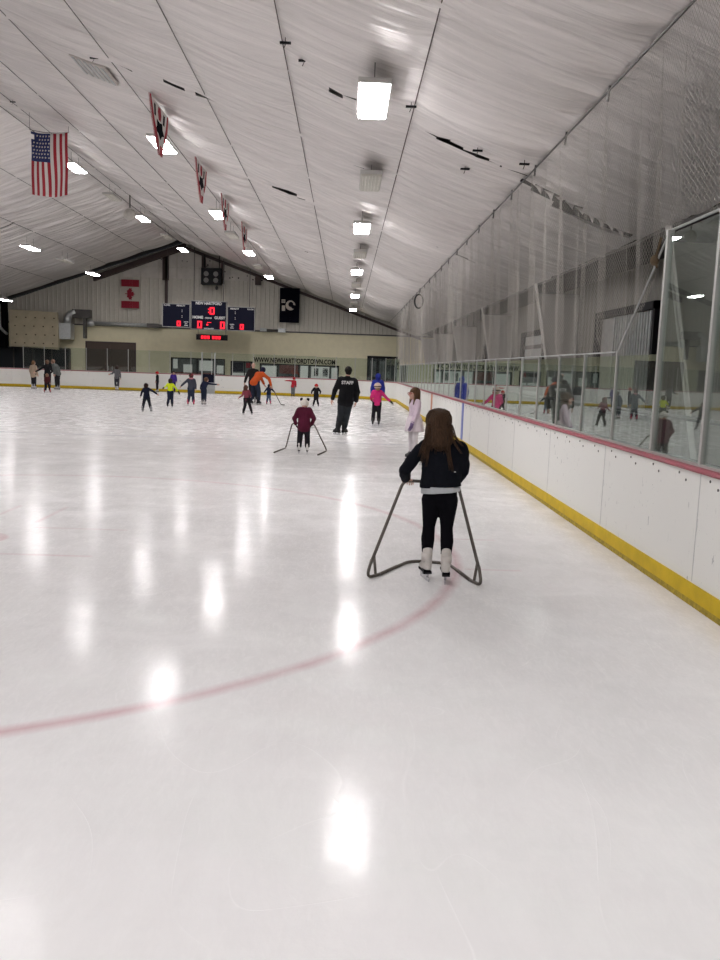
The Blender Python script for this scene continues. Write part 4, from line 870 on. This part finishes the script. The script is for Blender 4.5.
mb = MB(); mb.prism([(z * .85, x * .95) for x, z in leaf][::-1], -.06, -.03); obj('maple_leaf', mb, M['canred'], R)
# black flag
R = thing('black_flag', 'black flag with white round emblem on the right of the end wall', 'flag', (-3.95, 57.4, 5.80))
mb = MB(); wavy(mb, -.68, .66, -1.15, 1.15, 0, 0, 12); obj('cloth', mb, M['flagblack'], R)
mb = MB(); mb.tube([(.06, -.09, 0), (.06, -.05, 0)], .33, 24); mb.box((-.55, -.07, .15), (-.30, -.045, .38)); mb.box((-.52, -.07, -.38), (-.30, -.045, -.02)); obj('white_disc', mb, M['canwhite'], R)
mb = MB(); mb.ball((.08, -.09, .06), (.17, .02, .17), 14, 8); mb.ball((.28, -.09, -.10), (.17, .02, .13), 12, 8); mb.box((-.52, -.085, .25), (-.34, -.06, .29)); obj('head_silhouette', mb, M['flagblack'], R)

# ------------------------------------------------------------------ end wall things
def digit0(mb, x, z, w, h, s, y=-.03):
    for (a, b) in (((x - w / 2, z + h / 2 - s), (x + w / 2, z + h / 2)), ((x - w / 2, z - h / 2), (x + w / 2, z - h / 2 + s)), ((x - w / 2, z - h / 2 + s * .6), (x - w / 2 + s, z + h / 2 - s * .6)), ((x + w / 2 - s, z - h / 2 + s * .6), (x + w / 2, z + h / 2 - s * .6))):
        mb.box((a[0], y, a[1]), (b[0], y + .03, b[1]))
SY = 55.0
R = thing('scoreboard', 'navy three-panel scoreboard with red zeros and white NEW HARTFORD lettering', 'scoreboard', (-9., SY, 4.85))
def sbp(nm, x0, x1, z0, z1):
    mb = MB(); mb.box((x0 + 9, 0, z0 - 4.85), (x1 + 9, .25, z1 - 4.85)); p = obj(nm, mb, M['navy'], R)
    mb = MB(); a, b, c_, d = x0 + 9, x1 + 9, z0 - 4.85, z1 - 4.85; e = .035
    mb.box((a, -.02, c_), (b, .0, c_ + e)); mb.box((a, -.02, d - e), (b, .0, d)); mb.box((a, -.02, c_), (a + e, 0, d)); mb.box((b - e, -.02, c_), (b, 0, d)); obj('edge_trim', mb, M['alu'], p); return p
pc = sbp('centre_panel', -10.18, -7.86, 3.88, 5.72); pl_ = sbp('left_panel', -12.02, -10.22, 3.98, 5.48); pr = sbp('right_panel', -7.82, -6.02, 3.88, 5.42)
def tx(par, s, x, z, sz, sx=1., m='whitepaint', b=.004): return text_obj('lettering', s, sz, M[m], par, (x + 9, -.02, z - 4.85), .008, sx=sx, bold=b)
tx(pc, 'NEW HARTFORD', -9.02, 5.56, .25, .86, b=.008); tx(pc, 'HOME', -9.72, 4.66, .23, 1.05, b=.010); tx(pc, 'GUEST', -8.30, 4.66, .23, 1.0, b=.010); tx(pc, 'PERIOD', -9.03, 4.63, .13, 1.0); tx(pc, 'SHOTS ON GOAL', -9.0, 3.97, .08)
tx(pl_, 'PLAYER', -11.72, 5.36, .12); tx(pl_, 'PENALTY', -10.82, 5.36, .13, 1., b=.006); tx(pl_, 'SHOTS', -10.48, 4.33, .09); tx(pl_, 'ON', -10.48, 4.22, .09); tx(pl_, 'GOAL', -10.48, 4.11, .09)
tx(pr, 'PENALTY', -7.35, 5.28, .13, b=.006); tx(pr, 'PLAYER', -6.32, 5.28, .12); tx(pr, 'SHOTS', -7.5, 4.27, .09); tx(pr, 'ON', -7.5, 4.16, .09); tx(pr, 'GOAL', -7.5, 4.05, .09)
mb = MB(); z_ = -4.85
digit0(mb, -8.80 + 9, 5.10 + z_, .30, .46, .085); digit0(mb, -9.60 + 9, 4.20 + z_, .30, .46, .085); digit0(mb, -8.12 + 9, 4.20 + z_, .30, .46, .085)
for (x, z) in ((-9.03, 5.2), (-9.03, 5.0)): mb.box((x + 9 - .03, -.03, z + z_ - .03), (x + 9 + .03, 0, z + z_ + .03))
mb.box((-9.16 + 9, -.03, 4.16 + z_), (-9.05 + 9, 0, 4.26 + z_)); mb.box((-9.12 + 9, -.03, 4.34 + z_), (-8.85 + 9, 0, 4.37 + z_)); obj('red_digits', mb, M['led'], pc)
mb = MB(); digit0(mb, -10.95 + 9, 4.22 + z_, .24, .34, .075); obj('red_digits', mb, M['led'], pl_)
mb = MB(); digit0(mb, -6.86 + 9, 4.15 + z_, .24, .34, .075); obj('red_digits', mb, M['led'], pr)
for par, xx in ((pl_, -10.74), (pr, -7.30)):
    mb = MB()
    for z in (4.62, 4.72, 4.98, 5.08): mb.box((xx + 9 - .025, -.03, z + z_ - .02), (xx + 9 + .025, 0, z + z_ + .02))
    obj('dead_digits', mb, M['whitepaint'], par)
mb = MB()
for x in (-2.7, -1., .9, 2.6): mb.tube([(x, .12, .55), (x, .12, zc(x - 9) - 4.85 - .1)], .02, 6)
obj('hanger_rod', mb, M['steel'], R)
R = thing('message_board', 'small black sign with red digits hanging under the scoreboard', 'sign', (-8.82, 55.1, 3.40))
mb = MB(); mb.box((-1.02, 0, -.17), (1.02, .12, .19)); obj('case', mb, M['black'], R)
mb = MB()
for gx0 in (-.62, .10):
    for k in range(3):
        x = gx0 + k * .20; digit0(mb, x, .0, .14, .20, .045, -.03); 
        if k != 1: mb.box((x - .06, -.03, -.02), (x + .06, 0, .02))
obj('red_digits', mb, M['led'], R)
mb = MB()
for x in (-.9, .9): mb.tube([(x, .06, .19), (x, .06, .5)], .015, 6)
obj('bracket', mb, M['steel'], R)
# loudspeaker in the gable
R = thing('loudspeaker_cluster', 'black box loudspeaker hanging high in the middle of the gable', 'loudspeaker', (-9.2, 57.2, 7.5))
mb = MB(); mb.box((-.66, -.35, -.55), (.66, .2, .52)); obj('cabinet', mb, M['black'], R)
mb = MB(); [mb.tube([(x, -.36, z), (x, -.35, z)], .17, 16) for x in (-.32, .32) for z in (-.28, .14)]; obj('cone', mb, M['steel'], R)
mb = MB(); [mb.tube([(x, 0, .5), (x, 0, 1.4)], .03, 6) for x in (-.5, .5)]; obj('bracket', mb, M['black'], R)
mb = MB(); mb.ball((.35, -.1, -.75), (.1, .1, .14)); mb.tube([(.35, -.1, -.55), (.35, -.1, -.7)], .02); obj('microphone', mb, M['steel'], R, True)
# ducts
R = thing('heating_duct', 'long grey tube duct running along the top of the cream wall', 'duct', (-15.2, 57.6, 4.15))
mb = MB(); mb.tube([(-2.0, 0, 0), (1.6, 0, -.02)], .13, 16); obj('tube', mb, M['galv'], R, True)
mb = MB(); mb.tube([(-2.45, 0, 0), (-2.2, 0, 0), (-1.95, 0, 0)], [.27, .25, .14], 16); obj('hood', mb, M['galv'], R, True)
mb = MB(); mb.box((1.6, -.15, -.17), (2.35, .15, .12)); mb.box((2.35, -.1, -.1), (2.7, .1, .08)); obj('grille', mb, M['steel'], R)
R = thing('wall_heater', 'grey rod heater mounted right of the scoreboard', 'heater', (-5.2, 57.6, 4.12))
mb = MB(); mb.box((-.75, -.1, -.1), (-.3, .1, .1)); obj('end_box', mb, M['galv'], R); mb = MB(); mb.box((.5, -.12, -.13), (1.0, .12, .13)); obj('end_box', mb, M['galv'], R); mb = MB(); mb.tube([(-.3, 0, 0), (.5, 0, 0)], .06); obj('rod', mb, M['steel'], R, True)
R = thing('air_handler', 'grey metal air unit with a bent duct beside the climbing wall', 'air unit', (-18.75, 57.2, 3.5))
mb = MB(); mb.box((-.55, -.5, -.5), (.25, .3, .55)); obj('cabinet', mb, M['galv'], R)
mb = MB(); mb.tube(fillet([(-.1, -.1, .5), (-.05, -.1, 1.1), (.5, -.1, 1.35)], .35), .24, 14); obj('elbow', mb, M['galv'], R, True)
mb = MB(); mb.box((.3, -.3, .95), (1.5, .2, 1.5)); mb.box((1.0, -.25, -.4), (1.15, .2, 1.0)); obj('box_duct', mb, M['steel'], R)
# climbing panel
R = thing('climbing_wall_panel', 'beige plywood panel dotted with dark holds, high at the left end', 'climbing panel', (-20.75, 56.6, 3.55))
mb = MB(); mb.prism([(-1.72, -1.12), (1.5, -1.28), (1.45, 1.18), (-1.75, 1.28)], -.1, .1); obj('panel', mb, M['plywood'], R)
mb = MB()
for i in range(5):
    for k in range(4):
        x = -1.35 + i * .62 + (.1 if k % 2 else 0); z = -.9 + k * .56
        mb.ball((x, -.11, z), (.05, .04, .04), 7, 5)
obj('hold', mb, M['black'], R)['kind'] = 'stuff'
# dark service opening below it
R = thing('service_opening', 'wide dark opening with black shutters under the beige panel', 'opening', (-20.9, 57.85, 1.5))
mb = MB(); mb.box((-3.2, .0, -1.5), (2.0, .1, .85)); obj('shutter', mb, M['panedark'], R)
mb = MB(); [mb.box((x, -.06, -1.5), (x + .08, .02, .9)) for x in (-3.2, -1.9, -.6, .7, 1.92)]; mb.box((-3.2, -.06, .82), (2.0, .02, .9)); obj('frame', mb, M['steel'], R)
mb = MB(); mb.box((-26.9, 57.3, 2.3), (-23.1, 57.9, 6.0)); tag(obj('dark_slab', mb, M['blackmatte']), 'black slab in front of the wall left of the beige panel', 'slab')  # plain black slab set in front of the left end of the wall
R = thing('wall_pipe', 'pale vertical drain pipe left of the beige panel', 'pipe', (-23.4, 57.2, 4.2)); mb = MB(); mb.tube(fillet([(0, 0, 1.0), (0, 0, -.6), (.5, 0, -1.0)], .3), .09, 12); obj('pipe', mb, M['galv'], R, True)
# brown double door
D = thing('door_1', 'tall brown double door in the cream end wall', 'door', (-16.18, 57.95, 0)); D['kind'] = 'structure'
mb = MB(); mb.box((-1.72, -.03, 0), (1.72, .05, 2.95)); obj('frame', mb, M['beam'], D)
for s in (-1, 1):
    mb = MB(); mb.box((min(0, s * 1.62) + .01, -.08, 0), (max(0, s * 1.62) - .01, -.02, 2.85)); lf_ = obj('leaf', mb, M['brown'], D)
    mb = MB(); mb.box((s * .12 - .02, -.14, 1.0), (s * .12 + .02, -.08, 1.3)); obj('handle', mb, M['alu'], lf_)
# windows in end wall
def window(n, x0, x1, z0, z1, splits, panem, label, framem='black', items=(), fr=.07):
    W = thing('window_%d' % n, label, 'window', ((x0 + x1) / 2, 57.95, z0)); W['kind'] = 'structure'; ox = (x0 + x1) / 2
    mb = MB(); a, b = x0 - ox, x1 - ox; h = z1 - z0
    mb.box((a, -.06, 0), (b, .03, fr)); mb.box((a, -.06, h - fr), (b, .03, h))
    for s in [x0 + fr / 2] + list(splits) + [x1 - fr / 2]: mb.box((s - ox - fr / 2, -.06, 0), (s - ox + fr / 2, .03, h))
    obj('frame', mb, M[framem], W)
    mb = MB(); mb.box((a + .02, .0, .02), (b - .02, .03, h - .02)); p = obj('pane', mb, M[panem], W)
    for (c0, c1, d0, d1, mm) in items:
        mb = MB(); mb.box((c0 - ox, -.03, d0 - z0), (c1 - ox, .0, d1 - z0)); obj('interior', mb, M[mm], p)
    return W
window(1, -12.05, -8.35, .85, 2.05, (-10.25, -9.0), 'panebright', 'black-framed rink office window left of the gate', items=((-11.9, -11.6, 1.3, 1.95, 'lobby'), (-10.1, -9.2, 1.2, 1.9, 'lobby'), (-11.2, -10.6, 1.0, 1.6, 'lobby'), (-8.9, -8.45, 1.0, 1.6, 'lobby'), (-11.9, -8.5, .9, 1.06, 'maroonwall')))
window(2, -7.95, -6.45, .9, 1.95, (-7.0,), 'panebright', 'small window with dark posters right of the gate', items=((-7.85, -7.1, 1.25, 1.85, 'navy'), (-6.9, -6.6, 1.5, 1.85, 'canred'), (-7.8, -6.5, .95, 1.15, 'lobby')))
window(3, -5.95, -.48, .80, 1.86, (-4.7, -3.25, -2.55, -1.1), 'panebright', 'long shop-front window under the web address', items=((-5.8, -4.8, .9, 1.7, 'lobby'), (-4.6, -3.3, 1.2, 1.78, 'maroonwall'), (-4.6, -3.3, .9, 1.0, 'canred'), (-3.15, -2.62, .85, 1.78, 'lobby'), (-2.4, -1.15, .9, 1.75, 'lobby'), (-2.2, -1.9, 1.1, 1.65, 'panedark'), (-1.6, -1.25, 1.1, 1.65, 'panedark'), (-1.0, -.6, .9, 1.7, 'lobby')))
D = thing('door_2', 'dark glass double door at the right end of the end wall', 'door', (2.5, 57.95, 0)); D['kind'] = 'structure'
mb = MB(); mb.box((-1.05, -.06, 0), (1.05, .0, .1)); mb.box((-1.05, -.06, 2.5), (1.05, .0, 2.62)); [mb.box((x - .05, -.06, 0), (x + .05, .0, 2.6)) for x in (-1.0, -.35, .35, 1.0)]; obj('frame', mb, M['black'], D)
mb = MB(); mb.box((-1., -.02, .05), (1., .02, 2.55)); p = obj('pane', mb, M['panedark'], D)
mb = MB(); mb.box((-.85, -.03, 1.2), (-.45, -.02, 2.3)); mb.box((-.2, -.03, 1.0), (.2, -.02, 2.3)); obj('interior', mb, M['panebright'], p)
o = text_obj('web_address_sign', 'WWW.NEWHARTFORDTOWN.COM', .46, M['blackmatte'], None, (-3.56, 57.97, 2.07), .03, bold=.012)
w_ = o.dimensions.x; o.scale = (5.62 / w_ if w_ else .8, 1, 1); tag(o, 'black painted web address lettering above the shop-front window', 'sign')
o = MB(); o.box((3.6, 57.9, 2.9), (3.9, 58, 3.4)); tag(obj('electrical_box', o, M['cream']), 'small cream box high at the right end of the end wall', 'box')

# ------------------------------------------------------------------ right side: columns, openings, netting, rail
for i, y in enumerate((4.4, 13.1, 22.1, 30.8, 39.3, 47.8, 55.5)):
    mb = MB(); zt = zc(4.93) + .1
    def pr_(x0b, x1b, x0t, x1t, yy0, yy1, z0, z1): mb.add([(x0b, yy0, z0), (x1b, yy0, z0), (x1b, yy1, z0), (x0b, yy1, z0), (x0t, yy0, z1), (x1t, yy0, z1), (x1t, yy1, z1), (x0t, yy1, z1)], [(0, 3, 2, 1), (4, 5, 6, 7), (0, 1, 5, 4), (1, 2, 6, 5), (2, 3, 7, 6), (3, 0, 4, 7)])
    pr_(5.70, 5.72, 4.86, 4.88, y - .12, y + .12, -.05, zt); pr_(5.72, 6.03, 4.88, 6.03, y - .008, y + .008, -.05, zt - .35)
    mb.box((6.01, y - .12, -.05), (6.03, y + .12, zt - .4))
    o = obj('steel_column', mb, M['colwhite']); tag(o, 'white tapered steel column leaning out along the right wall, %s from the viewer' % ['first', 'second', 'third', 'fourth', 'fifth', 'sixth', 'last'][i], 'column', 'white frame columns of the right wall')
for i, (y0, y1, z0, z1) in enumerate(((16.3, 20.2, .9, 3.24), (25.5, 28.7, .9, 3.12), (34.9, 36.6, 1.0, 2.9))):
    W = thing('window_%d' % (4 + i), 'black-framed %s opening in the right wall behind the netting' % ['nearest', 'middle', 'farthest'][i], 'window', (6.04, (y0 + y1) / 2, z0)); W['kind'] = 'structure'
    h = z1 - z0; w = (y1 - y0) / 2
    mb = MB(); mb.box((-.09, -w, h - .16), (.03, w, h)); mb.box((-.09, -w, 0), (.03, w, .1)); mb.box((-.09, w - .32, 0), (.03, w, h)); mb.box((-.09, -w, 0), (.03, -w + .12, h)); obj('frame', mb, M['black'], W)
    mb = MB(); mb.box((.0, -w + .1, .05), (.03, w - .3, h - .1)); p = obj('shutter', mb, cmat('shutter_grey', (.36, .355, .34), .6) if i == 0 else (M['galv'] if i == 1 else M['black']), W)
    if i < 2:
        mb = MB()
        if i == 0: [mb.box((-.03, -w + .2 + k * .16, .05), (.0, -w + .26 + k * .16, h - .15)) for k in range(16)]
        else: [mb.box((-.05, -w + .1, .3 + k * .45), (.0, w - .3, .42 + k * .45)) for k in range(4)]
        obj('shutter_rib', mb, M['galv'] if i == 0 else M['steel'], p)['kind'] = 'stuff'
R = thing('handrail', 'dark metal handrail along the walkway behind the glass', 'handrail', (4.3, 5, 0))
mb = MB(); mb.tube([(0, -4, 1.25), (0, 12, 1.25), (0, 26, 1.25)], .03, 8); mb.tube([(0, -4, .75), (0, 26, .75)], .02, 8); obj('rail', mb, M['steel'], R)
for k in range(10): mb = MB(); mb.tube([(0, -3.5 + 3.2 * k, -.05), (0, -3.5 + 3.2 * k, 1.25)], .025, 8); obj('post', mb, M['steel'], R)
# netting from the cable to the top of the glass
def netting():
    y0, y1 = -6., 45.5; n = 1500; m = 14; Y = np.linspace(y0, y1, n); r = np.random.default_rng(11)
    zb = np.where(Y < 7.45, 3.0 + .09 * np.sin((Y - 1.1) / 1.06 * PI) ** 2, np.where(Y < 8.62, 3.0 - (Y - 7.45) / 1.17 * 1.03, 1.97)); zb = zb - .02
    fold = np.zeros(n); 
    for lam, a in ((1.9, .05), (.95, .07), (.53, .06), (.31, .035)): fold += a * np.sin(2 * PI * Y / lam + 2.2 * np.sin(Y * .37 + lam) + r.uniform(0, 6))
    fy = np.zeros(n)
    for lam, a in ((2.6, .16), (1.2, .12), (.7, .07)): fy += a * np.sin(2 * PI * Y / lam + r.uniform(0, 6) + 1.5 * np.sin(Y * .23))
    V = np.zeros((m + 1, n, 3)); UV = np.zeros((m + 1, n, 2)); dl = np.sqrt(np.gradient(Y) ** 2 + np.gradient(fold) ** 2); S = np.cumsum(dl)
    for k in range(m + 1):
        f = k / m; zt = zc(2.72) - .10; z = zt + (zb - zt) * f; amp = .25 + .9 * f * (1 - .55 * f)
        V[k, :, 0] = 2.72 + (2.83 - 2.72) * f + np.clip(fold * amp, -.16, .16) * (1 if k < m else .35); V[k, :, 1] = Y + fy * (.3 + .6 * f); V[k, :, 2] = z
        UV[k, :, 0] = S * 1.35; UV[k, :, 1] = z
    q = (np.arange(m)[:, None] * n + np.arange(n - 1)[None, :]).ravel(); F_ = np.stack([q, q + 1, q + n + 1, q + n], -1)
    me = bpy.data.meshes.new('net'); me.vertices.add(V.size // 3); me.vertices.foreach_set('co', V.ravel()); me.loops.add(F_.size); me.loops.foreach_set('vertex_index', F_.ravel())
    me.polygons.add(len(F_)); me.polygons.foreach_set('loop_start', np.arange(len(F_)) * 4); me.update(calc_edges=True)
    uv = me.uv_layers.new(name='UV'); uv.data.foreach_set('uv', UV.reshape(-1, 2)[F_.ravel()].ravel()); me.polygons.foreach_set('use_smooth', np.ones(len(F_), bool))
    me.materials.append(M['net']); return me
R = thing('safety_netting', 'pale mesh safety net hanging in folds above the right-hand glass', 'netting', (2.72, 20, 4.8)); R.location = (0, 0, 0)
link('net', netting(), R)
mb = MB(); mb.tube([(2.80, -6, 3.05), (2.80, 7.4, 3.02)] , .012, 6); mb.tube([(2.80, 7.45, 3.02), (2.80, 8.62, 1.99)], .010, 6); mb.tube([(2.80, 8.62, 1.99), (2.80, 45, 1.99)], .008, 6); obj('edge_rope', mb, M['galv'], R)
mb = MB(); [mb.tube([(2.72, 9.3 + k * 1.75, zc(2.72) - .02), (2.72, 9.35 + k * 1.75, zc(2.72) - .17)], .014, 6) for k in range(20)]; obj('hook', mb, M['steel'], R)['kind'] = 'stuff'
R = thing('cable_coil', 'black coil of cable hanging from the net cable', 'cable', (2.70, 32.3, 4.35))
mb = MB(); [mb.tube([(.16 * math.cos(a) + .01 * e, .02 * e, .26 * math.sin(a)) for a in (2 * PI * k / 20 for k in range(21))], .022, 6) for e in (-1, 0, 1)]; obj('loop', mb, M['black'], R, True)
mb = MB(); mb.tube([(0, 0, .25), (.02, 0, .5)], .012, 6); obj('hook', mb, M['steel'], R)
R = thing('knot_of_rope', 'brownish knotted rope bundle on the first tall glass post', 'rope', (2.78, 7.6, 2.92))
mb = MB(); mb.ball((0, .12, -.12), (.04, .05, .05)); mb.tube([(0, 0, .06), (0, .06, -.04), (0, .12, -.12), (0, .05, -.19)], .012, 8); obj('knot', mb, cmat('rope_brown', (.13, .095, .06)), R, True)
# ceiling vent
R = thing('ceiling_vent', 'pale louvred vent lying against the ceiling liner upper left', 'vent', (-5.2, 17.6, zc(-5.2) - .05)); R.rotation_euler = (0, math.atan(MR), 0)
mb = MB(); mb.box((-.36, -.5, -.05), (.36, .5, .0)); obj('frame', mb, cmat('vent_body', (.58, .54, .51), .6), R)
mb = MB(); [mb.box((-.32 + k * .12, -.46, -.07), (-.27 + k * .12, .46, -.05)) for k in range(6)]; obj('slat', mb, M['galv'], R)['kind'] = 'stuff'
# ceiling fan-like heater near ridge
R = thing('round_speaker', 'pale round ribbed speaker hanging near the roof ridge', 'speaker', (-9.97, 38.9, 8.25))
mb = MB(); mb.ball((0, 0, 0), (.28, .28, .26), 16, 10); obj('globe', mb, cmat('globe_grey', (.5, .48, .44), .6), R, True)
mb = MB(); mb.tube([(0, 0, .3), (0, 0, 1.0)], .03, 8); obj('rod', mb, M['steel'], R)

# ------------------------------------------------------------------ world, camera
w = bpy.data.worlds.new('World'); SC.world = w; w.use_nodes = True; w.node_tree.nodes['Background'].inputs[0].default_value = (.5, .5, .55, 1); w.node_tree.nodes['Background'].inputs[1].default_value = .02
yaw, pitch, roll = (math.radians(a) for a in (1.2245, 7.647, 2.0))
fw_ = Vector((math.sin(yaw) * math.cos(pitch), math.cos(yaw) * math.cos(pitch), -math.sin(pitch))); rt = Vector((math.cos(yaw), -math.sin(yaw), 0)); up = rt.cross(fw_)
Rr = math.cos(roll) * rt + math.sin(roll) * up; Uu = -math.sin(roll) * rt + math.cos(roll) * up
cd = bpy.data.cameras.new('Camera'); cam = bpy.data.objects.new('Camera', cd); C.objects.link(cam)
cam.matrix_world = Matrix(((Rr.x, Uu.x, -fw_.x, 0), (Rr.y, Uu.y, -fw_.y, 0), (Rr.z, Uu.z, -fw_.z, H), (0, 0, 0, 1)))
cd.sensor_fit = 'VERTICAL'; cd.sensor_height = 36; cd.lens = 830 / 960 * 36; cd.clip_start = .05; cd.clip_end = 200
SC.camera = cam
SC.view_settings.view_transform = 'Standard'; SC.view_settings.look = 'None'; SC.view_settings.gamma = 1; SC.view_settings.use_curve_mapping = False
SC.view_settings.exposure = 1.25
SC.cycles.max_bounces = 10; SC.cycles.diffuse_bounces = 5; SC.cycles.glossy_bounces = 4; SC.cycles.transparent_max_bounces = 24; SC.cycles.use_denoising = True; SC.cycles.sample_clamp_indirect = 4
